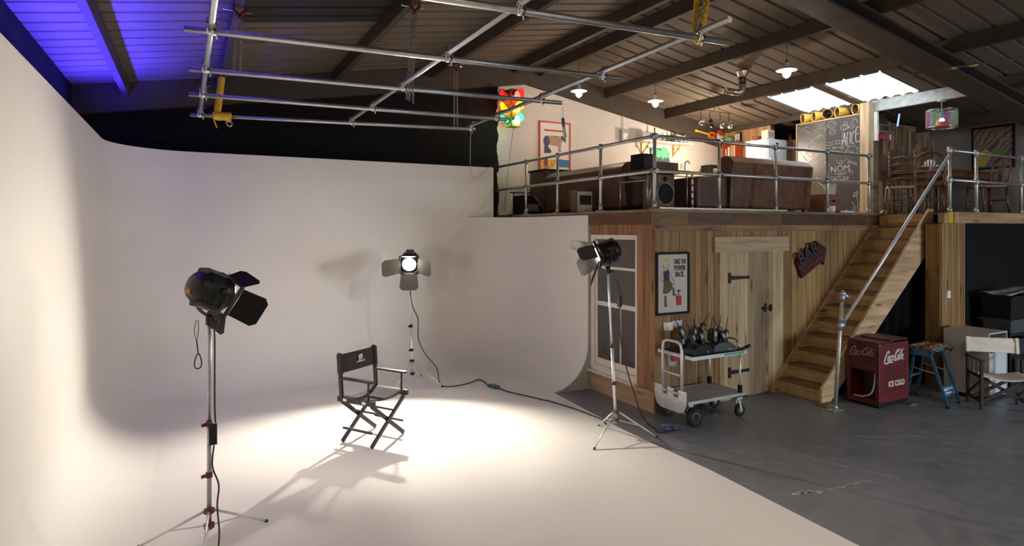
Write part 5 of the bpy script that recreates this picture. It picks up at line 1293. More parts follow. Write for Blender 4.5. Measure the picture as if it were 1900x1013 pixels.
# kitchen worktop along the gable
t = thing('kitchen_counter', 'pale kitchen counter along the white gable wall', 'counter', (9.73, 9.86, D))
b = MB(); b.bx(-1.13, 1.14, -.29, .32, .05, .86); b.build('cupboards', mat('cupboard_cream', (.55, .47, .38), .5), t)
b = MB(); b.bx(-1.15, 1.15, -.32, .33, .86, .90); b.build('worktop', wood('worktop', [(.60, .43, .26), (.56, .40, .24)], 'x', knots=False), t)
b = MB(); b.bx(-1.12, 1.12, -.25, .3, 0, .05); b.build('plinth', M['black'], t)
CZT = D+.901
t = thing('tap', 'tall dark mixer tap over the kitchen counter', 'tap', (9.62, 10.0, CZT))
b = MB(); b.cyl((0, 0, 0), (0, 0, .02), .03); b.tube([(0, 0, 0), (0, 0, .26), (0, -.02, .31), (0, -.08, .33), (0, -.13, .30), (0, -.135, .25)], .013, sub=4); b.build('spout', mat('gunmetal', (.08, .07, .06), .3, .8), t)
b = MB(); b.cyl((.01, 0, .06), (.06, 0, .08), .008); b.build('lever', M['chrome'], t)
t = thing('coffee_machine', 'black coffee machine with a silver front on the kitchen counter', 'coffee machine', (10.22, 9.86, CZT))
b = MB(); b.rbox((0, 0, .13), (.27, .28, .26), .02); b.build('case', M['black'], t)
b = MB(); b.box((.02, -.143, .11), (.13, .008, .14)); b.build('front', M['chrome'], t); b = MB(); b.cyl((.02, -.145, .16), (.02, -.20, .15), .025); b.build('filter_handle', M['chrome'], t)
t = thing('kitchen_jar', 'dark jar holding kitchen utensils at the corner of the counter', 'jar', (10.76, 10.06, CZT))
MB().lathe([(.06, 0), (.075, .05), (.075, .18), (.055, .2), (.05, .2), (.05, .05)], 18).build('pot', mat('jar_green', (.05, .055, .035), .4), t)
for k in range(5):
    b = MB(); a = k*1.25; b.cyl((.02*math.cos(a), .02*math.sin(a), .1), (.06*math.cos(a), .05*math.sin(a), .36), .006, n=6); b.ball((.065*math.cos(a), .054*math.sin(a), .38), .022, 8, 6, (1, .5, 1.5)); b.build('utensil', [M['darkwood'], M['black'], BM[1]][k % 3], t)
# ukulele and mask on the gable
t = thing('ukulele', 'orange ukulele with a yellow neck hung sideways on the gable', 'ukulele', (10.36, YB-.152, 4.38))
T = plane_T((0, 0, 0), (1, 0, 0), (0, 0, 1)) @ Rz(R(-8))
pts = [(.25*.5+.13*math.cos(a)*(1-.18*math.cos(2*a)), .095*math.sin(a)*(1+.15*math.cos(2*a))) for a in [2*PI*k/24 for k in range(24)]]
b = MB(T); b.prism(pts, (0, 0, -.025), (1, 0, 0), (0, 1, 0), .05); b.build('body', mat('orange_lacquer', (.62, .18, .02), .3), t)
b = MB(T); b.box((-.19, 0, .01), (.40, .035, .02)); b.box((-.37, 0, .008), (.07, .055, .016)); b.build('neck', mat('yellow_neck', (.75, .52, .06), .4), t)
b = MB(T); b.cyl((.10, 0, .0245), (.10, 0, .0265), .032); b.box((.19, 0, .03), (.02, .06, .012)); b.build('sound_hole', M['black'], t)
t = thing('wall_mask', 'red and white painted mask in the corner of the gable', 'mask', (10.74, YB-.16, 4.36))
T = plane_T((0, 0, 0), (1, 0, 0), (0, 0, 1))
b = MB(); b.ball((0, 0, 0), .11, 16, 10, (1, .3, 1.45)); b.build('face', mat('mask_white', (.68, .60, .52), .5), t)
b = MB(); b.ball((0, -.004, .07), .105, 14, 8, (1.02, .3, .9)); b.build('hood', mat('mask_red', (.45, .06, .03), .5), t)
b = MB()
for s in (-1, 1): b.ball((s*.04, -.034, .02), .018, 8, 6, (1.2, .4, .8))
b.box((0, -.036, -.07), (.07, .01, .018)); b.build('features', M['black'], t)
# red bookcase on the plank wall
t = thing('bookcase', 'narrow red bookcase hung on the pine plank wall', 'bookcase', (10.76, 9.70, 3.42))
M['redshelf'] = mat('red_orange_paint', (.48, .08, .02), .45)
b = MB(); b.bx(-.13, .11, -.19, -.172, 0, .76); b.bx(-.13, .11, .172, .19, 0, .76); b.bx(.10, .112, -.172, .172, 0, .76)
for z_ in (0, .38, .742): b.bx(-.13, .10, -.172, .172, z_, z_+.018)
b.build('carcass', M['redshelf'], t)
y = -.16
for lb, c in (('cream book at the near end of the red bookcase', (.68, .62, .52)), ('grey book in the red bookcase', (.3, .3, .3)), ('orange book in the red bookcase', (.65, .25, .06)), ('green book in the red bookcase', (.12, .28, .12)), ('white book in the red bookcase', (.75, .72, .68)), ('dark red book in the red bookcase', (.28, .04, .04)), ('beige book at the far end of the red bookcase', (.55, .46, .34))):
    w_ = random.uniform(.032, .042); h_ = random.uniform(.22, .30)
    o = tag(MB().bx(10.66, 10.84, 9.70+y, 9.70+y+w_, 3.8191, 3.8191+h_).build('book', mat('book_cover', c, .6)), lb, 'book', 'books in the red bookcase'); y += w_+.004
tag(MB().rbox((10.76, 9.78, 4.181+.055), (.14, .14, .11), .02).build('green_pot', mat('pot_green', (.14, .34, .10), .5)), 'green and white tub on top of the red bookcase', 'tub')
t = thing('small_picture', 'small dark picture leaning on top of the red bookcase', 'picture', (10.80, 9.60, 4.181))
MB().box((0, 0, .10), (.02, .17, .20)).build('frame', M['black'], t); MB().box((-.012, 0, .10), (.005, .14, .17)).build('print', mat('pic_grey', (.42, .40, .36), .6, var=.6, vscale=25), t)
# fridge
t = thing('fridge', 'white fridge freezer with a small black magnet by the pine planks', 'fridge', (10.59, 8.69, D))
b = MB(); b.rbox((0, 0, .80), (.56, .54, 1.56), .02); b.build('cabinet', mat('fridge_white', (.62, .60, .60), .4), t)
b = MB(); b.bx(-.27, .27, -.30, -.272, .05, .95); b.bx(-.27, .27, -.30, -.272, .96, 1.57); b.build('door', mat('fridge_door', (.55, .55, .58), .4), t)
b = MB(); b.bx(-.25, -.235, -.325, -.3005, .7, .92); b.bx(-.25, -.235, -.325, -.3005, 1.0, 1.2); b.build('handle', M['galv'], t)
b = MB(); b.box((-.02, -.303, 1.40), (.12, .005, .16)); mg = b.build('magnet_sheet', M['white'], t); b = MB(); b.ball((-.02, -.307, 1.47), .04, 10, 6, (1.2, .15, .9)); b.ball((.0, -.307, 1.40), .025, 10, 6, (.8, .15, 1)); b.build('magnet', M['black'], mg)
FT = D+1.582
t = thing('carton', 'white printed carton standing on the fridge', 'box', (10.56, 8.60, FT)); MB().box((0, 0, .10), (.20, .16, .20)).build('box', mat('carton_white', (.70, .64, .58), .6, var=.3, vscale=30), t); MB().box((.0, -.083, .1), (.16, .003, .12)).build('print', mat('carton_print', (.42, .30, .22), .6, var=.5, vscale=40), t)
t = thing('fruit_bowl', 'dark red bowl on the fridge left of the carton', 'bowl', (10.52, 8.82, FT)); MB().lathe([(.04, 0), (.10, .06), (.115, .10), (.10, .10), (.05, .02)], 18).build('bowl_body', mat('bowl_red', (.22, .06, .05), .4), t); MB().lathe([(.095, .098), (.112, .102), (.115, .098)], 18, cap=False).build('rim', mat('bowl_rim', (.6, .4, .3), .4), t)
# things hanging on the recess boards
b = MB(); b.prism([(-.05, 0), (.05, 0), (.055, .22), (.03, .25), (.012, .30), (.012, .36), (-.012, .36), (-.012, .30), (-.03, .25), (-.055, .22)], (11.131, 8.50, 3.86), (0, -1, 0), (0, 0, 1), .018); tagged(b, 'chopping_board', wood('paddle', [(.34, .17, .08), (.3, .15, .07)], 'z', knots=False), 'wooden paddle shaped chopping board hanging on the recess boards', 'chopping board')
t = thing('hanging_utensil', 'blue and white holder hanging by the left edge of the chalkboard', 'holder', (11.11, 8.28, 3.6))
MB().rbox((0, 0, .12), (.03, .12, .42), .02, axis='x').build('holder', mat('navy_cloth', (.03, .04, .10), .6), t)
b = MB()
for z_ in (.02, .14, .26): b.ball((-.02, 0, z_), .035, 8, 6, (.4, 1, .8))
b.build('pale_spot', M['white'], t)
# pan rack
t = thing('pan_rack', 'thin ceiling rail with four hanging pans', 'rack', (9.16, 8.72, 4.58))
b = MB(); b.cyl((-.46, 0, -.02), (.46, 0, -.02), .007, n=8); b.cyl((0, 0, -.02), (0, 0, .05), .006, n=8); b.build('rail', M['black_metal'], t)
for i, (x, lb) in enumerate(((-.36, 'leftmost small pan on the ceiling rail'), (-.12, 'second dark pan from the left on the ceiling rail'), (.16, 'third round pan from the left on the ceiling rail'), (.40, 'rightmost small pan on the ceiling rail'))):
    r_ = (.07, .095, .09, .07)[i]
    q = thing('frying_pan', lb, 'pan', (9.16+x, 8.72, 4.55-.24), 0, 'pans hanging from the ceiling rail')
    MB().lathe([(.001, 0), (r_*.8, 0), (r_, .05), (r_*.96, .05), (r_*.76, .006), (.001, .006)], 20, Rz(.5*i) @ Rx(PI/2.2), cap=False).build('bowl', M['chrome'] if i != 1 else mat('dark_pan', (.08, .07, .06), .3, .7), q)
    MB().bar((0, 0, r_*.9), (0, 0, .235), .014, .006).build('handle', M['black_metal'], q)
# chalkboards
M['slate'] = mat('blackboard_slate', (.040, .036, .034), .55, var=.25, vscale=3)
M['slate2'] = mat('blackboard_sheen', (.085, .075, .066), .32, var=.35, vscale=3, spec=.7)  # paler than the other slate: reflected light put into the colour
M['chalk'] = mat('chalk', (.46, .44, .42), .9, var=.15, vscale=80)
M['chalk2'] = mat('smudged_chalk', (.27, .245, .225), .9, var=.2, vscale=50)
Yl, Ym, Yr, ZB, ZT = 8.03, 7.40, 6.72, MZ+.03, 4.29
XC = 10.72
lft = thing('chalkboard', 'left chalkboard, paled by a painted sheen and full of faint scribbles', 'chalkboard', (XC, (Yl+Ym)/2, ZB)); rgt = thing('chalkboard', 'right chalkboard with the chalked words ALICE and NOM', 'chalkboard', (XC, (Ym+Yr)/2, ZB))
HB = ZT-ZB
for th, ya, yb_, ms in ((lft, Yl, Ym, 'slate2'), (rgt, Ym, Yr, 'slate')):
    w = (ya-yb_)/2; MB().bx(-.004, .012, -w+.004, w-.004, 0, HB).build('board', M[ms], th)
b = MB(); b.bx(XC-.02, 10.735, Yl, Yl+.02, MZ+.003, ZT+.02); b.bx(XC-.02, 11.0, Yr, Yl+.02, ZT+.0205, ZT+.04)
struct(b.build('trim_chalk_frame', wood('chalk_frame', [(.6, .44, .27), (.56, .4, .25)], 'y')), 'pine edging over the chalkboards', 'trim')
WB = Ym-Yr
def chalk(th, mname, strokes, r=.007, name='chalk_drawing', wid=WB):
    b = MB(plane_T((-.0045, wid/2, 0), (0, -1, 0), (0, 0, 1)) @ Matrix.Diagonal((1, 1, .35, 1)))
    for s in strokes: b.tube([(p[0]*wid, p[1]*HB, 0) for p in s], r, n=5, sub=3)
    b.build(name, M[mname], th)
def el(cx, cy, rx, ry, n=12): return [(cx+rx*math.cos(2*PI*k/n), cy+ry*math.sin(2*PI*k/n)) for k in range(n+1)]
def word(th, txt, s, tt, size, rot=0, sx=1, bold=.001, m='chalk'):
    vs, fs = text_mesh(txt, size, .001, bold-.002)
    MB(plane_T((-.006, WB/2, 0), (0, -1, 0), (0, 0, 1)) @ Tr(s*WB, tt*HB, 0) @ Rz(rot) @ Matrix.Diagonal((sx, 1, 1, 1))).add(vs, fs).build('chalk_word', M[m], th)
def L_(*p): return [list(p)]
# ALICE as drawn strokes
A = []
A += [[(.46, .70), (.52, .79), (.55, .845)], [(.55, .845), (.57, .78), (.59, .71)], [(.48, .76), (.59, .765)]]
A += [[(.64, .85), (.62, .78), (.63, .70)], [(.63, .70), (.68, .705)], [(.72, .85), (.71, .78), (.70, .71)]]
A += [[(.84, .85), (.78, .83), (.75, .78), (.77, .73), (.83, .72)], [(.95, .885), (.89, .88), (.86, .80), (.88, .73)], [(.88, .73), (.97, .745)], [(.87, .81), (.95, .825)]]
chalk(rgt, 'chalk', [[(x-.025, y) for x, y in s] for s in A], .0085, 'chalk_word')
word(rgt, 'NOM', .40, .475, .165, R(2), 1.0); word(rgt, 'CAITLIN', .36, .375, .115, R(-2), .85); word(rgt, 'Jamie', .76, .53, .10, R(-24), .9)
word(rgt, 'DRIVER', .22, .655, .07, R(3), .95, .0003, 'chalk2'); word(rgt, 'Camera', .15, .955, .05, R(14), .9); word(rgt, 'Hello', .18, .875, .04, R(10), .9)
chalk(rgt, 'chalk', [el(.15, .955, .13, .035), el(.18, .875, .09, .028), [(.22, .43), (.45, .432), (.70, .44)], [(.3, .42), (.6, .425)], [(.36, .41), (.55, .415)], [(.06, .348), (.35, .352), (.6, .357)], [(.62, .38), (.66, .36)], [(.62, .365), (.66, .38)],
    [(.42, .88), (.43, .925), (.60, .93), (.61, .885), (.42, .88)], el(.54, .905, .05, .02), [(.5, .93), (.53, .96), (.60, .955), (.62, .935)], [(.63, .90), (.72, .925), (.80, .90), (.72, .885), (.63, .90)], [(.72, .93), (.78, .98), (.85, 1.0-.03), (.9, .93)], [(.5, .87), (.46, .83), (.44, .81)],
    [(.17, .71), (.18, .775), (.46, .77), (.50, .74), (.49, .70), (.17, .71)], el(.22, .70, .03, .012), el(.46, .69, .03, .012), [(.20, .745), (.45, .74)], [(.30, .775), (.30, .74)], [(.38, .772), (.38, .74)], [(.02, .77), (.13, .765)], [(.02, .74), (.13, .735)], [(.02, .71), (.12, .705)],
    el(.74, .62, .045, .02), el(.42, .545, .04, .02), [(.55, .66), (.65, .69), (.8, .70), (.9, .66)], [(.5, .62), (.62, .66), (.72, .63)], [(.85, .65), (.95, .68)], [(.86, .62), (.96, .65)], [(.3, .58), (.35, .53), (.5, .55), (.6, .58)], [(.05, .55), (.12, .51), (.18, .46)],
    el(.72, .43, .04, .018), el(.66, .455, .015, .008)], .0032)
chalk(rgt, 'chalk', [el(.83, .20, .045, .018), el(.88, .215, .03, .014), el(.80, .185, .025, .012), [(.87, .185), (.90, .12), (.88, .05)], [(.72, .12), (.80, .09), (.86, .01)], [(.98, .14), (.94, .08), (.9, .01)], [(.76, .07), (.8, .03), (.82, .01)], [(1.0-.04, .05), (.92, .02)], el(.95, .022, .05, .016), el(.72, .018, .05, .012), el(.58, .03, .03, .012), [(.58, .018), (.6, .004)], [(.5, .012), (.8, .008), (.98, .01)]], .005)
rs = random.Random(3)
sc_ = []
for k in range(34):
    x, y = rs.uniform(.06, .9), rs.uniform(.30, .95); sc_.append([(x, y)] + [(min(.97, max(.03, x+rs.uniform(-.18, .18)*j)), min(.98, max(.2, y+rs.uniform(-.035, .035)*j))) for j in (1, 2, 3)])
chalk(lft, 'chalk2', sc_[:24], .004, wid=Yl-Ym); chalk(lft, 'chalk', sc_[24:] + [el(.7, .62, .10, .04), el(.3, .30, .2, .025), [(.7, .6), (.72, .5), (.68, .4), (.7, .33)], [(.6, .55), (.8, .57), (.9, .5)], el(.35, .27, .2, .02), [(.62, .38), (.7, .40), (.78, .36), (.9, .38)]], .0035, wid=Yl-Ym)
# yellow buckets
M['bucket'] = mat('yellow_lamp_can', (.70, .42, .05), .4)
BT = ZT+.041
for i, (y, lb) in enumerate(((7.86, 'leftmost yellow can on top of the chalkboards'), (7.62, 'second yellow can from the left on the chalkboards'), (7.40, 'yellow can with a dark mouth in the middle of the row'), (7.14, 'large yellow can right of the middle of the row'), (6.80, 'rightmost yellow can, half hidden by the pine post'))):
    q = thing('lamp_can', lb, 'can', (10.79, y, BT), 0, 'yellow cans lying on top of the chalkboards')
    T = Tr(0, 0, .098) @ Matrix.Scale(1.2, 4) @ Rz(R((150, 150, 195, 152, 160)[i])) @ Ry(PI/2+R(4))
    MB(T).lathe([(.001, -.10), (.058, -.10), (.060, -.09), (.080, .085), (.076, .085), (.055, -.085), (.001, -.085)], 20, cap=False).build('can', M['bucket'], q)
    MB(T).lathe([(.001, -.083), (.053, -.083), (.0735, .07), (.0732, .07), (.052, -.0825)], 20, cap=False).build('dark_lining', mat('can_inside', (.05, .02, .008), .6), q)
# small things by the rail
t = thing('waste_tub', 'cream plastic tub standing on a brown box right of the tall sofa', 'tub', (9.12, 6.35, D+.31)); b = MB(); b.add([(i*.15*k, j*.13*k, z_) for z_, k in ((0, .85), (.19, 1)) for i, j in ((-1, -1), (1, -1), (1, 1), (-1, 1))], [(0,3,2,1), (4,5,6,7)] + [(k, (k+1) % 4, 4+(k+1) % 4, 4+k) for k in range(4)]); b.build('tub_body', mat('cream_plastic', (.52, .48, .34), .5), t); MB().rbox((0, 0, .198), (.33, .29, .018), .02).build('lid', mat('cream_lid', (.58, .54, .4), .5), t)
t = thing('brown_box', 'red-brown box under the cream tub by the chalkboards', 'box', (9.12, 6.35, D)); MB().box((0, 0, .15), (.36, .34, .30)).build('carton', mat('box_redbrown', (.17, .07, .045), .6, var=.2), t); MB().box((0, -.172, .2), (.1, .004, .03)).build('hand_hole', M['black'], t)
b = MB(); b.tube([(8.60, 6.2, D+.46), (8.66, 6.12, D+.47), (8.76, 6.08, D+.38), (8.78, 6.05, D+.24), (8.70, 6.02, D+.08), (8.68, 6.0, D+.012), (8.78, 5.98, D+.012)], .009, sub=5); tagged(b, 'white_cable', M['white'], 'white cable curling down beside the cream tub', 'cable')
t = thing('mug', 'white mug on the deck edge beside the rail post', 'mug', (8.64, 5.88, D)); MB().lathe([(.034, 0), (.042, .01), (.045, .10), (.041, .10), (.036, .012), (.001, .01)], 18).build('cup', M['white'], t); b = MB(); b.tube([(.043, 0, .08), (.075, 0, .075), (.075, 0, .03), (.04, 0, .025)], .006, sub=4); b.build('handle', M['white'], t)
b = MB(); b.tube([(9.0+.14*math.cos(k*.8)+.01*k, 5.93+.04*math.sin(k*1.3), D+.012+.004*(k % 4)) for k in range(18)], .009, sub=4); tagged(b, 'cable_pile', M['white'], 'loose white cable lying on the deck below the chalkboard', 'cable')
# signs in the reclaimed corner
b = MB(); b.bx(10.815, 10.87, 6.50, 6.56, 3.82, 4.34); struct(b.build('trim_white_board', M['white']), 'white painted board beside the pine post', 'trim')
t = thing('wooden_sign', 'dark wooden sign with black capitals on the reclaimed wall', 'sign', (11.05, 6.52, 4.05)); MB().box((0, 0, 0), (.36, .03, .15)).build('board', wood('sign_wood', [(.22, .17, .11), (.2, .15, .1)], 'x'), t)
vs, fs = text_mesh('CINE', .12, .002, .002); MB(plane_T((0, -.018, 0), (1, 0, 0), (0, 0, 1))).add(vs, fs).build('lettering', M['black'], t)
t = thing('red_sign', 'red plank with a pale end below the wooden sign', 'sign', (11.04, 6.52, 3.90)); MB().box((0, 0, 0), (.38, .04, .10)).build('board', mat('sign_plank_red', (.26, .05, .05), .6, var=.4, vscale=14), t); MB().box((.17, -.022, 0), (.03, .005, .10)).build('pale_end', M['white'], t); MB().box((-.15, -.022, 0), (.08, .005, .09)).build('bright_end', mat('sign_bright_red', (.5, .02, .02), .5), t)
t = thing('carved_ornament', 'dark stepped wooden ornament above the wooden sign', 'ornament', (11.02, 6.53, 4.131)); b = MB(); b.bx(-.10, .12, -.03, .03, 0, .06); b.bx(-.08, .08, -.028, .028, .06, .12); b.build('block', M['darkwood'], t); b = MB(); b.ball((-.03, 0, .16), .045, 10, 8); b.build('ball', M['darkwood'], t)
t = thing('neon_tube', 'small glowing blue tube hanging under the grey steel beam', 'neon tube', (11.2, 6.35, 4.0)); MB().cyl((-.03, 0, .08), (.03, 0, .30), .012, n=10).build('glowing_tube', emis('blue_neon', (.18, .30, 1), 3, (.3, .4, .8)), t); MB().cyl((.03, 0, .30), (.03, 0, .345), .004, n=6).build('cord', M['cable'], t)
# drum lamp
def irid():
    m, n, l, b_ = nt('iridescent_film')
    tc = n.new('ShaderNodeTexCoord'); g = n.new('ShaderNodeTexGradient'); g.gradient_type = 'RADIAL'
    mp = n.new('ShaderNodeMath'); mp.operation = 'MULTIPLY'; mp.inputs[1].default_value = 5; fr = n.new('ShaderNodeMath'); fr.operation = 'FRACT'
    r = n.new('ShaderNodeValToRGB'); e = r.color_ramp.elements
    cols = [(0, (.15, .95, .40)), (.18, (.95, .95, .80)), (.34, (1, .85, .6)), (.5, (1, .35, .65)), (.66, (.65, .30, 1)), (.82, (.75, .95, 1)), (1, (.10, .75, .30))]
    for p, c in cols[1:-1]: e.new(p)
    for k, (p, c) in enumerate(cols): e[k].position = p; e[k].color = (*c, 1)
    l.new(tc.outputs['Object'], g.inputs['Vector']); l.new(g.outputs['Fac'], mp.inputs[0]); l.new(mp.outputs[0], fr.inputs[0]); l.new(fr.outputs[0], r.inputs['Fac']); l.new(r.outputs['Color'], b_.inputs['Base Color'])
    b_.inputs['Alpha'].default_value = .22; b_.inputs['Roughness'].default_value = .1; b_.inputs['Metallic'].default_value = 0
    return m
t = thing('drum_lamp', 'clear iridescent drum pendant lamp under the grey steel beam', 'lamp', (10.8, 5.44, 4.04))
MB().grid(lambda u, v: (.22*math.cos(2*PI*u), .22*math.sin(2*PI*u), -.15+.28*v), 40, 1).build('shade', irid(), t)
b = MB()
for z_ in (-.15, .13): b.tube([(.22*math.cos(2*PI*k/40), .22*math.sin(2*PI*k/40), z_) for k in range(40)], .005, n=6, closed=True)
for a in (0, 2.1, 4.2): b.cyl((0, 0, .13), (.22*math.cos(a), .22*math.sin(a), .13), .003, n=5)
b.build('ring', M['chrome'], t)
b = MB(); b.cyl((0, 0, .0), (0, 0, .10), .028); b.build('lamp_holder', mat('teal_holder', (.05, .32, .36), .4), t); MB().ball((0, 0, -.035), .04).build('bulb', emis('drum_bulb', (1, .7, .4), 4), t); MB().cyl((0, 0, .1), (0, 0, .285), .005, n=6).build('flex', M['white'], t); MB().cyl((0, 0, .275), (0, 0, .298), .06).build('ceiling_rose', M['white'], t)
b = MB(); b.cyl((0, 0, -.15), (0, 0, -.06), .10, .08); b.build('red_diffuser', mat('red_diffuser', (.5, .05, .03), .4), t)
# framed poster on the grey right wall
t = thing('framed_poster', 'black framed psychedelic poster with purple and yellow swirls on the grey wall', 'poster', (XR-.02, 5.60, 3.71)); W, H = .33, .385
b = MB()
for s in (-1, 1): b.box((0, s*(W-.016), 0), (.03, .032, 2*H)); b.box((0, 0, s*(H-.016)), (.03, 2*W-.064, .032))
b.build('frame', M['black'], t)
def psy():
    m, n, l, b_ = nt('swirl_print')
    tc = n.new('ShaderNodeTexCoord'); w = n.new('ShaderNodeTexWave'); w.wave_type = 'BANDS'; w.bands_direction = 'DIAGONAL'; w.inputs['Scale'].default_value = 5; w.inputs['Distortion'].default_value = 9; w.inputs['Detail'].default_value = 3
    r = n.new('ShaderNodeValToRGB'); e = r.color_ramp.elements
    cols = [(0, (.09, .05, .07)), (.25, (.16, .08, .12)), (.45, (.30, .19, .09)), (.62, (.40, .33, .25)), (.8, (.17, .09, .13)), (1, (.32, .26, .09))]
    for p, c in cols[1:-1]: e.new(p)
    for k, (p, c) in enumerate(cols): e[k].position = p; e[k].color = (*c, 1)
    l.new(tc.outputs['Object'], w.inputs['Vector']); l.new(w.outputs['Fac'], r.inputs['Fac']); l.new(r.outputs['Color'], b_.inputs['Base Color'])
    return m
pc = MB().box((-.002, 0, 0), (.012, 2*W-.06, 2*H-.06)).build('print', psy(), t)
PT = plane_T((-.0085, 0, 0), (0, -1, 0), (0, 0, 1))
flat('yellow_patch', [[(-.29, -.32), (-.12, -.33), (.02, -.12), (-.10, -.02), (-.27, -.10)]], mat('print_yellow', (.50, .42, .06), .6, var=.3, vscale=20), pc, PT); flat('green_patch', [[(.02, -.20), (.19, -.20), (.19, -.06), (.02, -.06)]], mat('print_green', (.10, .30, .03), .6), pc, PT); flat('purple_fan', [[(-.26, -.345), (.08, -.345), (-.06, -.10), (-.14, -.10)]], mat('print_plum', (.26, .12, .18), .6, var=.5, vscale=40), pc, PT)
# dining furniture
M['mahog'] = wood('mahogany', [(.17, .055, .022), (.14, .045, .018)], 'z', knots=False, rough=.35)
M['oak'] = wood('brown_oak', [(.15, .075, .045), (.13, .065, .04)], 'z', knots=False, rough=.45)
t = thing('dining_table', 'long dark dining table in the reclaimed wood corner', 'table', (11.84, 5.95, D))
b = MB(); b.rbox((0, 0, .735), (1.56, 1.06, .035), .08); b.build('table_top', M['mahog'], t, bevel=.004); b = MB(); b.bx(-.70, .70, -.45, .45, .63, .717); b.build('apron', M['mahog'], t)
for x in (-.68, .68):
    for y in (-.43, .43): MB().lathe([(.025, 0), (.035, .1), (.028, .3), (.04, .55), (.04, .717)], 12, Tr(x, y, 0)).build('leg', M['mahog'], t)
def ladderback(label, loc, rz):
    t = thing('dining_chair', label, 'chair', loc, rz)
    for s in (-1, 1):
        b = MB(); b.cyl((-.19, s*.17, 0), (-.19, s*.175, .45), .017); b.cyl((-.19, s*.175, .45), (-.25, s*.185, 1.0), .017)
        for k in range(4): z_ = .52+.14*k; b.ball((-.19-.06*(z_-.45)/.55, s*(.175+.01*(z_-.45)/.55), z_), .024, 8, 6, (1, 1, .8))
        b.ball((-.253, s*.186, 1.02), .022, 8, 6, (1, 1, 1.5)); b.build('back_post', M['oak'], t)
        b = MB(); b.cyl((.19, s*.20, 0), (.19, s*.20, .44), .018); b.build('leg', M['oak'], t)
    for k in range(4):
        z_ = .56+.115*k; xx = -.195-.06*(z_-.45)/.55
        b = MB(); b.grid(lambda u, v: (xx-.03*math.sin(PI*u), -.17+.34*u, z_+.012*math.sin(PI*u)+.05*v*(.6+.4*math.sin(PI*u))), 10, 2, .012); b.build('back_slat', M['oak'], t)
    b = MB(); b.rbox((0, 0, .455), (.42, .42, .035), .05); b.build('seat', mat('rush_seat', (.42, .33, .23), .8, var=.2, vscale=60, bump=.4, bscale=120), t, bevel=.006)
    b = MB()
    for (p, q) in (((-.19, -.17, .2), (.19, -.2, .2)), ((-.19, .17, .2), (.19, .2, .2)), ((.19, -.2, .25), (.19, .2, .25)), ((-.19, -.17, .34), (-.19, .17, .34)), ((-.19, -.17, .15), (-.19, .17, .15))): b.cyl(p, q, .010, n=8)
    b.build('rung', M['oak'], t)
    return t
def hoopback(label, loc, rz):
    t = thing('dining_chair', label, 'chair', loc, rz, 'hoop backed mahogany chairs round the dining table')
    hoop = [(-.20, -.17, .42), (-.215, -.19, .60), (-.24, -.185, .76), (-.265, -.13, .88), (-.275, 0, .93), (-.265, .13, .88), (-.24, .185, .76), (-.215, .19, .60), (-.20, .17, .42)]
    b = MB(); b.tube(hoop, .017, sub=4); b.build('hoop', M['mahog'], t)
    for y in (-.07, -.035, 0, .035, .07):
        b = MB(); b.tube([(-.205, y*.55, .46), (-.225, y*.7, .62), (-.25, y*1.2, .78), (-.27, y*1.55, .905-abs(y)*.25)], .008, sub=3, n=6); b.build('splat_bar', M['mahog'], t)
    b = MB(); b.bar((-.21, -.18, .47), (-.21, .18, .47), .02, .04); b.build('back_rail', M['mahog'], t)
    b = MB(); b.rbox((0, 0, .44), (.42, .42, .045), .06); b.build('seat', M['mahog'], t, bevel=.008)
    for x, y, dx in ((-.19, -.17, -.05), (-.19, .17, -.05), (.18, -.18, .02), (.18, .18, .02)):
        b = MB(); b.tube([(x, y, .43), (x, y, .2), (x+dx, y*1.03, .003)], [.02, .018, .014], n=8); b.build('leg', M['mahog'], t)
    b = MB(); b.bar((-.19, -.17, .22), (-.19, .17, .22), .014, .022); b.build('stretcher', M['mahog'], t)
    b = MB(); b.bar((.18, -.18, .2), (.18, .18, .2), .014, .022); b.build('stretcher', M['mahog'], t)
    return t
ladderback('brown ladder back chair with a rush seat at the reclaimed wall', (10.72, 6.04, D), R(35))
h0 = hoopback('hoop backed mahogany chair directly behind the sloping handrail', (10.27, 5.33, D), R(24))
dup(h0, (11.50, 5.12, D), R(152), 'hoop backed mahogany chair seen from the side before the swirling poster')
t = thing('cake_stand', 'white round dish with a paper fan on the near end of the table', 'dish', (11.27, 5.86, D+.754)); MB().lathe([(.05, 0), (.02, .02), (.02, .06), (.13, .075), (.13, .085), (.001, .08)], 20).build('dish', M['white'], t); MB().lathe([(.001, .09), (.09, .09), (.08, .16), (.03, .19), (.001, .19)], 12).build('paper_fan', mat('paper_pink', (.62, .52, .48), .7), t)
# ================================================================ CAMERA
cam = bpy.data.cameras.new('camera'); co = bpy.data.objects.new('camera', cam); COL.objects.link(co)
co.location = (0, 0, 2.25); co.rotation_euler = (PI/2, 0, -math.atan(600/1128))
cam.sensor_fit = 'HORIZONTAL'; cam.sensor_width = 36; cam.lens = 36*1128/1900; cam.shift_y = -(506.5-424)/1900
cam.clip_start = .05; cam.clip_end = 200
SC.camera = co
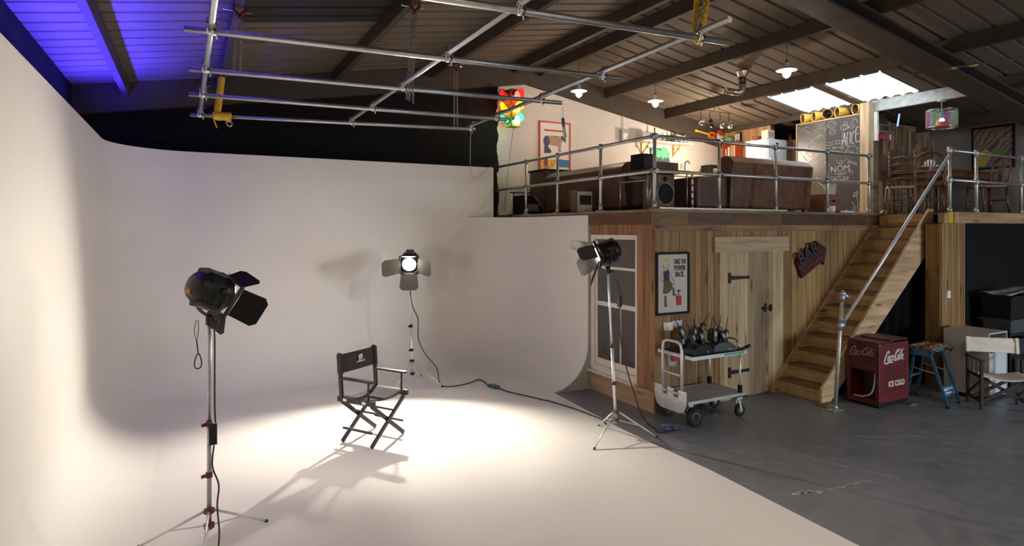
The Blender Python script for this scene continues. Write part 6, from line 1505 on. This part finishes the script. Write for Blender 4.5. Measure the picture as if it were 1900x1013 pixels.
# ================================================================ LIGHT
wd = bpy.data.worlds.new('world'); SC.world = wd; wd.use_nodes = True
wd.node_tree.nodes['Background'].inputs[0].default_value = (.75, .85, 1, 1); wd.node_tree.nodes['Background'].inputs[1].default_value = 1.0
def lamp(name, kind, loc, power, col=(1,1,1), size=.1, rot=None, to=None, spot=None, blend=.3, sy=None, spread=None):
    L = bpy.data.lights.new(name, kind); L.energy = power; L.color = col
    if kind == 'AREA':
        L.size = size
        if sy: L.shape = 'RECTANGLE'; L.size_y = sy
        if spread: L.spread = spread
    else: L.shadow_soft_size = size
    if spot: L.spot_size = spot; L.spot_blend = blend
    o = bpy.data.objects.new(name, L); COL.objects.link(o); o.location = loc
    if to is not None: o.rotation_euler = (Vector(to)-Vector(loc)).to_track_quat('-Z', 'Y').to_euler()
    elif rot: o.rotation_euler = rot
    return o
SC.view_settings.view_transform = 'Standard'; SC.view_settings.look = 'None'; SC.view_settings.gamma = 1; SC.view_settings.use_curve_mapping = False
SC.view_settings.exposure = 0
SC.cycles.use_denoising = True
SC.cycles.max_bounces = 8; SC.cycles.diffuse_bounces = 5
SC.cycles.sample_clamp_indirect = 6
WARM = (1, .80, .60)
# warm fill lights added over the camera, out of view
for i, (x, y) in enumerate(((1.4, 1.2), (1.4, -2.2), (4.6, 1.2), (4.6, -2.2))):
    lamp('added_ceiling_fill', 'AREA', (x, y, 4.15), LP['strip'], (1, .85, .695), 1.5, rot=(0, 0, 0), sy=.25)
# cool fill light added behind the camera on the right, no opening there
lamp('added_cool_fill', 'AREA', (10.6, -5.7, 1.7), LP['door'], (.80, .90, 1), 3.2, rot=(R(62), 0, 0), sy=2.4, spread=R(110))
# daylight falling through the two skylights
for y in (7.4, 6.27): lamp('skylight_daylight', 'AREA', (10.2, y, 4.58), LP['sky'], (.85, .93, 1), 1.0, rot=(0, -SL, 0), sy=1.0)
# blue uplighter standing behind the top of the left cove wall
lamp('blue_led_batten', 'AREA', (-1.17, 7.0, 3.30), LP['blue'], (.048, .030, 1), .06, rot=(0, PI+.32, 0), sy=5.2, spread=R(92))
lamp('added_kitchen_fill', 'POINT', (9.3, 9.0, 3.85), LP['kit'], WARM, .08)  # unseen warm light added to brighten the kitchen end
# pendant bulbs
for p in PENDANTS: lamp('pendant_bulb', 'POINT', (p[0], p[1], p[2]-.15), LP['pend'], WARM, .035)
lamp('drum_bulb', 'POINT', (10.8, 5.44, 3.98), 4, WARM, .04)
# traffic signal lamps
for (p, c) in SIGNAL: lamp('signal_lamp', 'POINT', p, 3, c, .05)
# tungsten studio heads
for (T, pw, a) in HEADS:
    o = lamp('studio_beam', 'SPOT', T @ Vector((.0, 0, 0)), pw, (1, .90, .775), .07, to=T @ Vector((1, 0, 0)), spot=a, blend=.75)
